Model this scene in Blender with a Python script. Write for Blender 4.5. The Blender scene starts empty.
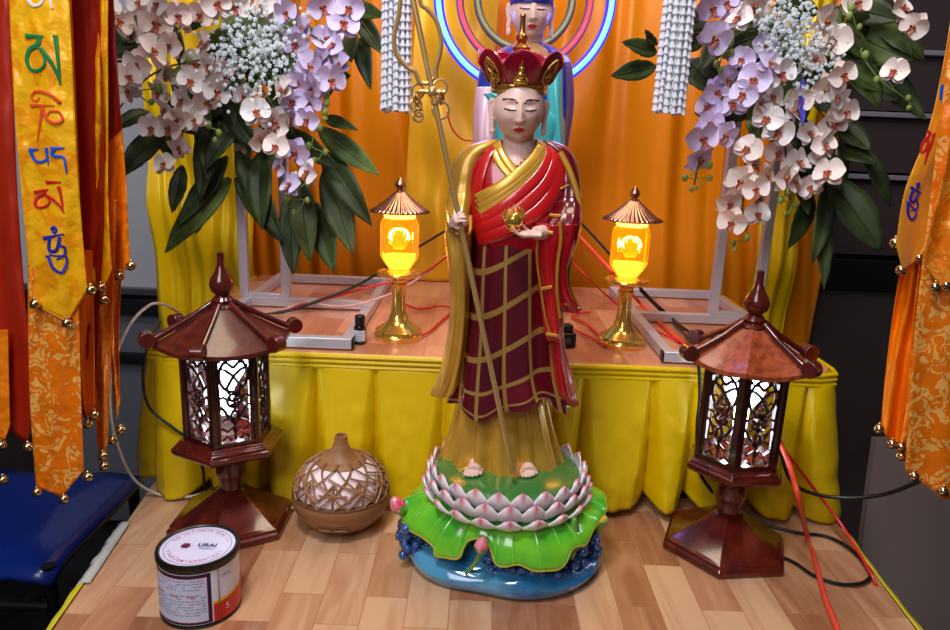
import bpy, bmesh, math, random
from mathutils import Vector, Matrix, Euler, noise
V = Vector; PI = math.pi; rad = math.radians; sin = math.sin; cos = math.cos
random.seed(7)
SC = bpy.context.scene; COL = SC.collection
# ---------------- camera model (used to read distances off the photograph) ----------------
FPX = 720.0; TILT = rad(14); ROLL = rad(2.3); CAMZ = 0.645
_f = V((0, cos(TILT), -sin(TILT))); _r0 = V((1, 0, 0)); _u0 = V((0, sin(TILT), cos(TILT)))
_u = _u0*cos(ROLL) - _r0*sin(ROLL); _r = _r0*cos(ROLL) + _u0*sin(ROLL)
def _d(x, y): return _f*FPX + _r*(x-475) - _u*(y-315)
def at(x, y, Y):
    v = _d(x, y); v = v*(Y/v.y); return V((v.x, v.y, CAMZ+v.z))
def on(x, y, z):
    v = _d(x, y); k = (z-CAMZ)/v.z; return V((v.x*k, v.y*k, z))
cam_d = bpy.data.cameras.new('camera'); cam = bpy.data.objects.new('camera', cam_d); COL.objects.link(cam)
m3 = Matrix((_r, _u, -_f)).transposed()
cam.matrix_world = Matrix.Translation((0, 0, CAMZ)) @ m3.to_4x4()
cam_d.sensor_width = 36; cam_d.lens = 36*FPX/950; cam_d.clip_start = 0.02
SC.camera = cam
vs = SC.view_settings; vs.view_transform = 'Standard'; vs.look = 'None'; vs.gamma = 1; vs.use_curve_mapping = False

# ---------------- materials ----------------
def srgb(c):
    return tuple(((x/255)/12.92 if x/255 <= .04045 else ((x/255+.055)/1.055)**2.4) for x in c)+(1,)
class NT:
    def __init__(s, name):
        s.m = bpy.data.materials.new(name); s.m.use_nodes = True
        s.n = s.m.node_tree.nodes; s.l = s.m.node_tree.links
        s.b = s.n['Principled BSDF']
    def add(s, t, **kw):
        o = s.n.new(t)
        for k, v in kw.items():
            if k in o.inputs: o.inputs[k].default_value = v
            else: setattr(o, k, v)
        return o
    def link(s, a, b): s.l.new(a, b)
def mat(name, col, rough=.5, metal=0, bump=0, bscale=60, coat=0, sheen=0, emit=None, es=0, trans=0, ior=1.45, var=0, vscale=8, col2=None, sss=0, spec=None):
    t = NT(name); b = t.b; c = srgb(col)
    b.inputs['Base Color'].default_value = c; b.inputs['Roughness'].default_value = rough
    b.inputs['Metallic'].default_value = metal; b.inputs['Coat Weight'].default_value = coat
    b.inputs['Coat Roughness'].default_value = .08
    b.inputs['Sheen Weight'].default_value = sheen; b.inputs['IOR'].default_value = ior
    b.inputs['Transmission Weight'].default_value = trans
    if spec is not None: b.inputs['Specular IOR Level'].default_value = spec
    if sss:
        b.inputs['Subsurface Weight'].default_value = sss; b.inputs['Subsurface Scale'].default_value = .004
    if emit: b.inputs['Emission Color'].default_value = srgb(emit); b.inputs['Emission Strength'].default_value = es
    if var or col2:
        tc = t.add('ShaderNodeTexCoord'); nz = t.add('ShaderNodeTexNoise', Scale=vscale, Detail=4.0)
        t.link(tc.outputs['Object'], nz.inputs['Vector'])
        rp = t.add('ShaderNodeValToRGB'); t.link(nz.outputs['Fac'], rp.inputs['Fac'])
        c2 = srgb(col2) if col2 else tuple(x*(1-var) for x in c[:3])+(1,)
        rp.color_ramp.elements[0].position = .38; rp.color_ramp.elements[1].position = .62
        rp.color_ramp.elements[0].color = c2; rp.color_ramp.elements[1].color = c
        t.link(rp.outputs['Color'], b.inputs['Base Color'])
    if bump:
        tc = t.add('ShaderNodeTexCoord'); nz = t.add('ShaderNodeTexNoise', Scale=bscale, Detail=3.0)
        t.link(tc.outputs['Object'], nz.inputs['Vector'])
        bp = t.add('ShaderNodeBump', Strength=bump, Distance=.002)
        t.link(nz.outputs['Fac'], bp.inputs['Height']); t.link(bp.outputs['Normal'], b.inputs['Normal'])
    return t.m
def wood(name, ca, cb, rough=.35, scale=(40, 40, 4), coat=.3, bump=.1):
    t = NT(name); b = t.b
    tc = t.add('ShaderNodeTexCoord'); mp = t.add('ShaderNodeMapping'); mp.inputs['Scale'].default_value = scale
    t.link(tc.outputs['Object'], mp.inputs['Vector'])
    nz = t.add('ShaderNodeTexNoise', Scale=1.0, Detail=6.0, Distortion=.6); t.link(mp.outputs['Vector'], nz.inputs['Vector'])
    rp = t.add('ShaderNodeValToRGB'); rp.color_ramp.elements[0].color = srgb(ca); rp.color_ramp.elements[1].color = srgb(cb)
    rp.color_ramp.elements[0].position = .35; rp.color_ramp.elements[1].position = .65
    t.link(nz.outputs['Fac'], rp.inputs['Fac']); t.link(rp.outputs['Color'], b.inputs['Base Color'])
    b.inputs['Roughness'].default_value = rough; b.inputs['Coat Weight'].default_value = coat; b.inputs['Coat Roughness'].default_value = .1
    bp = t.add('ShaderNodeBump', Strength=bump, Distance=.001); t.link(nz.outputs['Fac'], bp.inputs['Height']); t.link(bp.outputs['Normal'], b.inputs['Normal'])
    return t.m
def block_wood(name, light, mid, dark, rough=.3, lo=.0):
    # finger-jointed solid board: staves of differing tone running away from the viewer
    t = NT(name); b = t.b
    tc = t.add('ShaderNodeTexCoord'); sep = t.add('ShaderNodeSeparateXYZ'); cmb = t.add('ShaderNodeCombineXYZ')
    t.link(tc.outputs['Object'], sep.inputs[0]); t.link(sep.outputs['Y'], cmb.inputs['X']); t.link(sep.outputs['X'], cmb.inputs['Y'])
    br = t.add('ShaderNodeTexBrick', Scale=1.0); br.offset = .37; br.offset_frequency = 2; br.squash = 1
    br.inputs['Brick Width'].default_value = .17; br.inputs['Row Height'].default_value = .06
    br.inputs['Mortar Size'].default_value = .0007; br.inputs['Color1'].default_value = (0, 0, 0, 1); br.inputs['Color2'].default_value = (1, 1, 1, 1)
    br.inputs['Mortar'].default_value = (.3, .3, .3, 1)
    t.link(cmb.outputs[0], br.inputs['Vector'])
    rp = t.add('ShaderNodeValToRGB'); e = rp.color_ramp.elements
    e[0].color = srgb(dark); e[0].position = 0.05; e[1].color = srgb(light); e[1].position = .95
    k = e.new(.5); k.color = srgb(mid)
    mp = t.add('ShaderNodeMapping'); mp.inputs['Scale'].default_value = (26, 3.2, 8); t.link(tc.outputs['Object'], mp.inputs['Vector'])
    addv = t.add('ShaderNodeVectorMath', operation='ADD'); t.link(mp.outputs[0], addv.inputs[0])
    sc = t.add('ShaderNodeVectorMath', operation='SCALE'); sc.inputs['Scale'].default_value = 9.0
    t.link(br.outputs['Color'], sc.inputs[0]); t.link(sc.outputs[0], addv.inputs[1])
    nz = t.add('ShaderNodeTexNoise', Scale=1.0, Detail=5.0, Distortion=1.6); t.link(addv.outputs[0], nz.inputs['Vector'])
    sb = t.add('ShaderNodeMath', operation='MULTIPLY_ADD'); sb.inputs[1].default_value = 1.3; sb.inputs[2].default_value = -.65
    t.link(nz.outputs['Fac'], sb.inputs[0])
    bw = t.add('ShaderNodeRGBToBW'); t.link(br.outputs['Color'], bw.inputs[0])
    ad = t.add('ShaderNodeMath', operation='ADD', use_clamp=True); t.link(bw.outputs[0], ad.inputs[0]); t.link(sb.outputs[0], ad.inputs[1])
    t.link(ad.outputs[0], rp.inputs['Fac']); t.link(rp.outputs['Color'], b.inputs['Base Color'])
    b.inputs['Roughness'].default_value = rough; b.inputs['Coat Weight'].default_value = .25; b.inputs['Coat Roughness'].default_value = .2
    return t.m
def brocade(name, base, pat, rough=.35, scale=34, metal=.25):
    t = NT(name); b = t.b
    tc = t.add('ShaderNodeTexCoord')
    nz = t.add('ShaderNodeTexNoise', Scale=scale*.55, Detail=1.0, Distortion=1.5); t.link(tc.outputs['Object'], nz.inputs['Vector'])
    m = t.add('ShaderNodeMath', operation='MULTIPLY'); m.inputs[1].default_value = 22; t.link(nz.outputs['Fac'], m.inputs[0])
    s = t.add('ShaderNodeMath', operation='SINE'); t.link(m.outputs[0], s.inputs[0])
    n2 = t.add('ShaderNodeTexNoise', Scale=scale*.4, Detail=0.0); t.link(tc.outputs['Object'], n2.inputs['Vector'])
    g = t.add('ShaderNodeMath', operation='GREATER_THAN'); g.inputs[1].default_value = .40; t.link(n2.outputs['Fac'], g.inputs[0])
    g2 = t.add('ShaderNodeMath', operation='GREATER_THAN'); g2.inputs[1].default_value = .1; t.link(s.outputs[0], g2.inputs[0])
    mu = t.add('ShaderNodeMath', operation='MULTIPLY'); t.link(g.outputs[0], mu.inputs[0]); t.link(g2.outputs[0], mu.inputs[1])
    mx = t.add('ShaderNodeMixRGB'); mx.inputs[1].default_value = srgb(base); mx.inputs[2].default_value = srgb(pat)
    t.link(mu.outputs[0], mx.inputs[0]); t.link(mx.outputs[0], b.inputs['Base Color'])
    b.inputs['Roughness'].default_value = rough; b.inputs['Metallic'].default_value = metal
    n3 = t.add('ShaderNodeTexNoise', Scale=24.0, Detail=3.0); t.link(tc.outputs['Object'], n3.inputs['Vector'])
    bp = t.add('ShaderNodeBump', Strength=.8, Distance=.007); t.link(n3.outputs['Fac'], bp.inputs['Height']); t.link(bp.outputs['Normal'], b.inputs['Normal'])
    return t.m
def patch_robe(name):
    t = NT(name); b = t.b
    uv = t.add('ShaderNodeUVMap')
    br = t.add('ShaderNodeTexBrick', Scale=1.0); br.offset = .0
    br.inputs['Brick Width'].default_value = 1.0; br.inputs['Row Height'].default_value = .95
    br.inputs['Mortar Size'].default_value = .07; br.inputs['Mortar Smooth'].default_value = .1
    br.inputs['Color1'].default_value = srgb((76, 4, 20)); br.inputs['Color2'].default_value = srgb((104, 6, 24)); br.inputs['Mortar'].default_value = srgb((190, 148, 70))
    t.link(uv.outputs[0], br.inputs['Vector']); t.link(br.outputs['Color'], b.inputs['Base Color'])
    mm = t.add('ShaderNodeMath', operation='MULTIPLY'); mm.inputs[1].default_value = .45; t.link(br.outputs['Fac'], mm.inputs[0]); t.link(mm.outputs[0], b.inputs['Metallic'])
    b.inputs['Roughness'].default_value = .25; b.inputs['Coat Weight'].default_value = .8; b.inputs['Coat Roughness'].default_value = .06
    return t.m

# ---------------- mesh helpers ----------------
class MB:
    def __init__(s): s.v = []; s.f = []; s.m = []; s.uv = {}
    def add(s, verts, faces, mi=0, uvs=None):
        o = len(s.v); s.v += [V(p) for p in verts]
        if uvs:
            for i, u in enumerate(uvs): s.uv[o+i] = u
        for f in faces: s.f.append(tuple(i+o for i in f)); s.m.append(mi)
        return s
    def grid(s, rows, closed=False, mi=0, caps=(False, False), uvf=None):
        nr = len(rows); nc = len(rows[0]); vs = [p for r in rows for p in r]; fs = []
        for i in range(nr-1):
            for j in range(nc if closed else nc-1):
                k = (j+1) % nc
                fs.append((i*nc+j, i*nc+k, (i+1)*nc+k, (i+1)*nc+j))
        if caps[0]: fs.append(tuple(range(nc))[::-1])
        if caps[1]: fs.append(tuple((nr-1)*nc+j for j in range(nc)))
        uvs = [uvf(i, j) for i in range(nr) for j in range(nc)] if uvf else None
        return s.add(vs, fs, mi, uvs)
    def tube(s, pts, r, n=8, mi=0, caps=True, flat=1.0, up=None):
        pts = [V(p) for p in pts]; N = len(pts)
        if not hasattr(r, '__len__'): r = [r]*N
        rows = []; pn = None
        for i, p in enumerate(pts):
            t = (pts[min(i+1, N-1)]-pts[max(i-1, 0)])
            if t.length < 1e-9: t = V((0, 0, 1))
            t.normalize()
            if up is not None: a = V(up)
            elif pn is None: a = V((0, 0, 1)) if abs(t.z) < .9 else V((1, 0, 0))
            else: a = pn
            a = (a - t*a.dot(t))
            if a.length < 1e-6: a = t.orthogonal()
            a.normalize(); pn = a; b = t.cross(a)
            rows.append([p + a*(r[i]*flat*cos(2*PI*k/n)) + b*(r[i]*sin(2*PI*k/n)) for k in range(n)])
        return s.grid(rows, True, mi, (caps, caps))
    def lathe(s, prof, n=24, c=(0, 0, 0), mi=0, rot=0, fold=None, caps=(True, True)):
        c = V(c); rows = []
        for (r, z) in prof:
            rows.append([c+V((max(r, 1e-5)*cos(rot+2*PI*k/n), max(r, 1e-5)*sin(rot+2*PI*k/n), z)) if not fold else c+V(fold(r, z, rot+2*PI*k/n)) for k in range(n)])
        return s.grid(rows, True, mi, caps)
    def ell(s, c, r, n=20, m=12, mi=0, R=None):
        c = V(c); rows = []
        for i in range(m+1):
            ph = -PI/2+PI*i/m; cr = max(cos(ph), .002)
            row = []
            for k in range(n):
                p = V((r[0]*cr*cos(2*PI*k/n), r[1]*cr*sin(2*PI*k/n), r[2]*sin(ph)))
                if R: p = R @ p
                row.append(c+p)
            rows.append(row)
        return s.grid(rows, True, mi, (True, True))
    def box(s, c, size, rz=0, mi=0, R=None):
        c = V(c); x, y, z = [a/2 for a in size]; R = R or Matrix.Rotation(rz, 3, 'Z')
        vs = [c+R@V((sx*x, sy*y, sz*z)) for sz in (-1, 1) for sy in (-1, 1) for sx in (-1, 1)]
        return s.add(vs, [(0, 2, 3, 1), (4, 5, 7, 6), (0, 1, 5, 4), (2, 6, 7, 3), (0, 4, 6, 2), (1, 3, 7, 5)], mi)
    def prism(s, poly, z0, z1, mi=0):
        n = len(poly); vs = [V((p[0], p[1], z0)) for p in poly]+[V((p[0], p[1], z1)) for p in poly]
        return s.add(vs, [tuple(range(n))[::-1], tuple(range(n, 2*n))]+[(i, (i+1) % n, n+(i+1) % n, n+i) for i in range(n)], mi)
    def xf(s, M):
        s.v = [M@p for p in s.v]; return s
def root_of(o):
    while o.parent: o = o.parent
    return o
def obj(name, mb, m, parent=None, local=False, smooth=True, bevel=0, subd=0, solid=0, sharp=35):
    """link one mesh object; world-space vertices become relative to the thing they belong to"""
    me = bpy.data.meshes.new(name)
    if parent is not None: off = V((0, 0, 0)) if local else root_of(parent).location.copy()
    elif local: off = V((0, 0, 0))
    else:
        xs = [p.x for p in mb.v]; ys = [p.y for p in mb.v]; zs = [p.z for p in mb.v]
        off = V(((min(xs)+max(xs))/2, (min(ys)+max(ys))/2, min(zs)))
    me.from_pydata([tuple(p-off) for p in mb.v], [], mb.f)
    ms = m if isinstance(m, (list, tuple)) else [m]
    for x in ms: me.materials.append(x)
    for p, mi in zip(me.polygons, mb.m): p.material_index = mi
    if mb.uv:
        ul = me.uv_layers.new(name='UVMap')
        for lp in me.loops: ul.data[lp.index].uv = mb.uv.get(lp.vertex_index, (0, 0))
    bm = bmesh.new(); bm.from_mesh(me); bmesh.ops.recalc_face_normals(bm, faces=bm.faces)
    for f in bm.faces: f.smooth = smooth
    if smooth:
        for e in bm.edges:
            if len(e.link_faces) == 2 and e.calc_face_angle(0) > rad(sharp): e.smooth = False
    bm.to_mesh(me); bm.free()
    o = bpy.data.objects.new(name, me); COL.objects.link(o)
    if parent is not None: o.parent = parent
    elif not local: o.location = off
    if solid:
        md = o.modifiers.new('solid', 'SOLIDIFY'); md.thickness = solid; md.offset = 0
    if bevel:
        md = o.modifiers.new('bevel', 'BEVEL'); md.width = bevel; md.segments = 2; md.limit_method = 'ANGLE'
    if subd:
        md = o.modifiers.new('sub', 'SUBSURF'); md.levels = subd; md.render_levels = subd
    return o
def thing(name, label, cat, loc, rz=0, group=None):
    o = bpy.data.objects.new(name, None); COL.objects.link(o); o.location = loc; o.rotation_euler = (0, 0, rz)
    o.empty_display_size = .02
    return tag(o, label, cat, group)
def tag(o, label, cat, group=None, kind=None):
    o['label'] = label; o['category'] = cat
    if group: o['group'] = group
    if kind: o['kind'] = kind
    return o
def struct(name, mb, m, **k):
    o = obj(name, mb, m, **k); o['kind'] = 'structure'; return o
def copy_tree(o, parent=None):
    c = o.copy(); COL.objects.link(c); c.parent = parent
    for ch in list(o.children): copy_tree(ch, c)
    return c
def cr(pts, n):
    """Catmull-Rom through tuples, n samples per span"""
    P = [tuple(p) for p in pts]; P = [P[0]]+P+[P[-1]]; out = []
    for i in range(1, len(P)-2):
        for k in range(n):
            t = k/n; a, b, c, d = P[i-1], P[i], P[i+1], P[i+2]
            out.append(tuple(.5*((2*b[j])+(-a[j]+c[j])*t+(2*a[j]-5*b[j]+4*c[j]-d[j])*t*t+(-a[j]+3*b[j]-3*c[j]+d[j])*t**3) for j in range(len(b))))
    out.append(P[-2]); return out
def crv(pts, n=6): return [V(p) for p in cr([tuple(p) for p in pts], n)]
def nz(x, y=0, z=0): return noise.noise(V((x, y, z)))
def font_mesh(txt, size, align='CENTER', offset=0.0):
    c = bpy.data.curves.new('t', 'FONT'); c.body = txt; c.size = size; c.align_x = align; c.align_y = 'CENTER'; c.offset = offset
    o = bpy.data.objects.new('t', c); COL.objects.link(o)
    dg = bpy.context.evaluated_depsgraph_get(); me = bpy.data.meshes.new_from_object(o.evaluated_get(dg))
    vs = [v.co.copy() for v in me.vertices]; fs = [tuple(p.vertices) for p in me.polygons]
    bpy.data.objects.remove(o); bpy.data.meshes.remove(me); bpy.data.curves.remove(c)
    return vs, fs
# ---------------- palette ----------------
M_gold = mat('polished_gold', (240, 186, 84), .2, .8, coat=.5)
M_goldr = mat('robe_gold', (228, 172, 62), .36, .4, coat=.6, var=.14, vscale=30)
M_golddk = mat('dark_gold_relief', (214, 156, 70), .35, .5, var=.4, vscale=300)
M_brass = mat('brass', (190, 150, 90), .22, 1)
M_red = mat('glossy_red_paint', (176, 10, 24), .28, 0, coat=.8)
M_red2 = mat('bright_red_fold', (198, 26, 28), .3, 0, coat=.7)
M_maroon = mat('glossy_maroon_paint', (104, 5, 22), .25, 0, coat=.8)
M_skin = mat('painted_skin', (240, 200, 186), .35, 0, sss=.1, coat=.2)
M_lip = mat('lip_paint', (196, 50, 52), .3); M_brow = mat('brow_paint', (52, 36, 40), .4)
M_robeg = patch_robe('patchwork_robe')
M_wred = wood('red_lacquered_wood', (62, 14, 10), (98, 26, 16), .22, (30, 30, 6), .7)
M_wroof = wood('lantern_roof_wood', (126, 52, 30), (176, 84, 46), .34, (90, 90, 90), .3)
M_wdark = wood('dark_lacquered_wood', (40, 10, 9), (66, 18, 12), .2, (30, 30, 6), .7)
M_yel = mat('yellow_skirt_satin', (220, 184, 2), .36, 0, bump=.15, bscale=9)
M_ysat = mat('yellow_backdrop_satin', (244, 204, 8), .34, .1)
M_osat = mat('orange_backdrop_satin', (226, 132, 0), .36, .1)
M_alu = mat('aluminium_tube', (204, 206, 214), .38, .45, bump=.1, bscale=20)
M_black = mat('black_plastic', (14, 14, 16), .4)
M_dark = mat('dark_metal', (34, 33, 38), .45, .4)
M_petal = mat('orchid_petal', (250, 244, 242), .55, sss=.2, var=.08, vscale=40)
M_petalp = mat('orchid_petal_blush', (250, 234, 226), .55, sss=.2)
M_lipf = mat('orchid_lip', (156, 26, 66), .5, col2=(206, 140, 80), vscale=260)
M_leaf = mat('broad_leaf', (86, 106, 40), .5, col2=(56, 76, 30), vscale=20, spec=.35)
M_leafd = mat('dark_leaf', (60, 76, 34), .5, col2=(34, 48, 24), vscale=14, spec=.35)
M_bud = mat('orchid_bud', (126, 150, 70), .5); M_stem = mat('flower_stem', (74, 84, 44), .6)
M_white = mat('white_thread', (226, 228, 236), .6)

# ---------------- room ----------------
M_wall = mat('pale_grey_wall', (196, 198, 204), .5, var=.05, vscale=2)
M_floor = mat('dark_floor', (40, 38, 40), .4, var=.3, vscale=4)
M_darkwall = mat('dark_brown_wall', (52, 44, 44), .6, var=.2, vscale=3)
b = MB().box((0, 2.55, .6), (5, .06, 3.2)); struct('wall_back', b, M_darkwall, smooth=False)
b = MB().box((0, 1.0, -.79), (5, 5, .04)); struct('floor', b, M_floor, smooth=False)
b = MB().box((-2.3, 1.0, .6), (.06, 5, 3.2)); struct('wall_left', b, mat('left_wall_paint', (92, 92, 100), .6), smooth=False)
b = MB().box((2.3, 1.0, .6), (.06, 5, 3.2)); struct('wall_right', b, mat('right_wall_paint', (80, 76, 78), .6), smooth=False)
b = MB().box((0, 1.0, 2.24), (5, 5, .06)); struct('ceiling', b, mat('ceiling_paint', (150, 146, 140), .7), smooth=False)

# grey cabinet behind on the left
p0 = at(104, 200, 2.3); p1 = at(182, 200, 2.3)
cab = thing('metal_cabinet', 'pale grey metal cabinet behind the left streamers with dark rails', 'cabinet', (-1.12, 2.3, -.77))
obj('side_panel', MB().box((-1.15, 2.36, .55), (.75, .12, .9)), M_wall, cab, bevel=.004)
obj('lower_panel', MB().box((-1.15, 2.37, -.33), (.75, .10, .84)), mat('cabinet_lower', (110, 112, 120), .5), cab, bevel=.004)
obj('rail', MB().box((-1.15, 2.285, .11), (.75, .03, .022)), mat('cabinet_rail', (110, 114, 120), .3, .7), cab, bevel=.003)
obj('rail', MB().box((-1.15, 2.29, .06), (.75, .03, .05)), M_dark, cab, bevel=.003)
obj('rail', MB().box((-1.15, 2.29, -.12), (.75, .03, .03)), M_dark, cab, bevel=.003)

# perforated metal rack behind on the right
def perf_mat():
    t = NT('perforated_black_metal'); b = t.b
    tc = t.add('ShaderNodeTexCoord'); vo = t.add('ShaderNodeTexVoronoi', Scale=70.0, Randomness=0.0); t.link(tc.outputs['Object'], vo.inputs['Vector'])
    rp = t.add('ShaderNodeValToRGB'); rp.color_ramp.elements[0].position = .28; rp.color_ramp.elements[1].position = .34
    rp.color_ramp.elements[0].color = srgb((28, 24, 25)); rp.color_ramp.elements[1].color = srgb((78, 66, 68))
    t.link(vo.outputs['Distance'], rp.inputs['Fac']); t.link(rp.outputs['Color'], b.inputs['Base Color'])
    b.inputs['Roughness'].default_value = .4; b.inputs['Metallic'].default_value = .4
    return t.m
M_perf = perf_mat(); M_rail = mat('rack_rail', (170, 164, 180), .35, .5)
rk = thing('storage_rack', 'tall black perforated metal rack standing behind the right flowers', 'rack', (1.2, 2.0, -.77))
for (z0, z1) in ((.9, 1.2), (.745, .893), (.585, .735), (.36, .57)):
    mb = MB(); mb.box((1.25, 2.0, (z0+z1)/2), (.86, .015, z1-z0-.012)); obj('mesh_panel', mb, M_perf, rk, smooth=False)
for z in (.897, .74, .578):
    obj('rail', MB().box((1.25, 1.985, z), (.88, .022, .013)), M_rail, rk, bevel=.002)
obj('drawer_gap', MB().box((1.25, 1.99, .31), (.88, .03, .085)), mat('rack_gap', (8, 9, 14), .5), rk, bevel=.002)
obj('lower_panel', MB().box((1.25, 2.0, -.25), (.86, .03, 1.03)), mat('rack_lower', (74, 62, 62), .5, var=.1), rk, bevel=.004)
for x in (.82, 1.68):
    obj('post', MB().box((x, 2.04, .2), (.03, .03, 1.94)), M_dark, rk, bevel=.002)
# slanted grey-brown board leaning low on the right
bd = MB(); bd.add([on(858, 640, -.3)*1.0, at(960, 640, 1.35), at(960, 462, 1.5), at(896, 470, 1.5)], [(0, 1, 2, 3)])
q = [at(850, 640, 1.35), at(975, 640, 1.35), at(975, 440, 1.55), at(876, 440, 1.55)]
bd = MB(); bd.add(q+[p+V((0, .02, 0)) for p in q], [(0, 1, 2, 3), (7, 6, 5, 4), (0, 4, 5, 1), (1, 5, 6, 2), (2, 6, 7, 3), (3, 7, 4, 0)])
tag(obj('leaning_board', bd, mat('grey_brown_board', (112, 98, 94), .45), smooth=False), 'grey brown board leaning behind the orange streamers at lower right', 'board')

# blue chair and dark frame low on the left
ch = thing('plastic_stool', 'blue plastic seat on a black frame low behind the left streamers', 'stool', (-.98, 1.45, -.77))
mb = MB()
rows = []
for i in range(13):
    t = i/12; rows.append([V((-1.34+.50*(j/12), 1.28+.42*t, -.235+.02*sin(PI*j/12)*-1-(.02*(1-min(1, t*6)))-.02*(1-min(1, (12-j)/2)))) for j in range(13)])
mb.grid(rows); obj('seat', mb, mat('blue_plastic', (10, 38, 120), .3, coat=.4), ch, solid=.02)
for (x, y) in ((-.86, 1.31), (-1.32, 1.31), (-.86, 1.68), (-1.32, 1.68)):
    obj('leg', MB().tube([(x, y, -.25), (x+.0, y, -.77)], .014, 10), M_black, ch)
obj('crossbar', MB().tube([(-.86, 1.31, -.30), (-1.32, 1.31, -.62)], .012, 10), M_black, ch)
obj('crossbar', MB().tube([(-.86, 1.30, -.34), (-1.32, 1.30, -.34)], .012, 10), M_black, ch)
# vertical steel post of the lower table frame
tb = thing('long_table', 'light wooden finger-jointed table top under the main statue on steel legs', 'table', (.04, .9, -.77))
M_top = block_wood('finger_joint_board', (210, 166, 128), (186, 134, 98), (152, 98, 66))
poly = [(-.585, 1.235), (-.507, .58), (.607, .58), (.668, 1.235)]
mb = MB(); mb.prism(poly[::-1], -.028, 0); obj('table_top', mb, M_top, tb, smooth=False, bevel=.003)
for (x, y) in ((-.52, 1.19), (.60, 1.19), (-.46, .64), (.55, .64)):
    obj('leg', MB().box((x, y, -.4), (.035, .035, .74)), mat('steel_leg', (104, 108, 110), .35, .7), tb, bevel=.002)
# yellow cloth and clear wrap along the table sides
def edge_strip(a, b_, name, m, w, drop, seed, out):
    a = V(a); b_ = V(b_); mb = MB(); rows = []
    for i in range(60):
        t = i/59; p = a.lerp(b_, t); wob = .004*nz(t*9, seed)
        rows.append([p+V((-out*(w*.5), 0, .0025)), p+V((0, 0, .003+.001*nz(t*20, seed))), p+V((out*(.007+wob), 0, -.001)), p+V((out*(.010+wob*1.5), 0, -drop*.5)), p+V((out*(.012+wob*2), 0, -drop+.005*nz(t*7, seed+3)))])
    mb.grid(rows); return mb
s1 = edge_strip((-.5555, .99, 0), (-.512, .60, 0), 'x', None, .004, .05, 1, -1)
tag(obj('table_cloth', s1, mat('yellow_cloth_edge', (214, 200, 40), .5), solid=.0012), 'yellow cloth edge peeking out along the left side of the wooden table', 'cloth')
s1 = edge_strip((.657, 1.14, 0), (.611, .60, 0), 'x', None, .004, .05, 5, 1)
tag(obj('table_cloth', s1, mat('yellow_cloth_edge', (214, 200, 40), .5), solid=.0012), 'yellow cloth edge peeking out along the right side of the wooden table', 'cloth')
s1 = edge_strip((-.566, 1.065, .0015), (-.545, .90, .0015), 'x', None, .022, .012, 9, -1)
tag(obj('plastic_wrap', s1, mat('clear_film', (225, 228, 222), .15, trans=.35, spec=.8), solid=.001), 'crumpled clear plastic film on the left corner of the wooden table', 'film')

# ---------------- raised altar table ----------------
TZ = .268; TX0, TX1 = -.567, .633; TY0, TY1 = 1.2, 1.86
al = thing('altar_table', 'raised altar table with reddish wood top behind the main statue', 'table', (.033, 1.5, -.77))
M_top2 = block_wood('altar_board', (216, 152, 116), (200, 132, 98), (176, 108, 78))
mb = MB(); c_ = .03
mb.prism([(TX0+c_, TY0), (TX1-c_, TY0), (TX1-.009, TY0+.009), (TX1, TY0+c_), (TX1, TY1), (TX0, TY1), (TX0, TY0+c_), (TX0+.009, TY0+.009)], TZ-.025, TZ)
obj('table_top', mb, M_top2, al, smooth=False, bevel=.002)
for (x, y) in ((TX0+.05, TY0+.06), (TX1-.05, TY0+.06), (TX0+.05, TY1-.05), (TX1-.05, TY1-.05)):
    obj('leg', MB().box((x, y, (TZ-.025-.77)/2), (.03, .03, TZ-.025+.77)), M_dark, al, bevel=.002)
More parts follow.
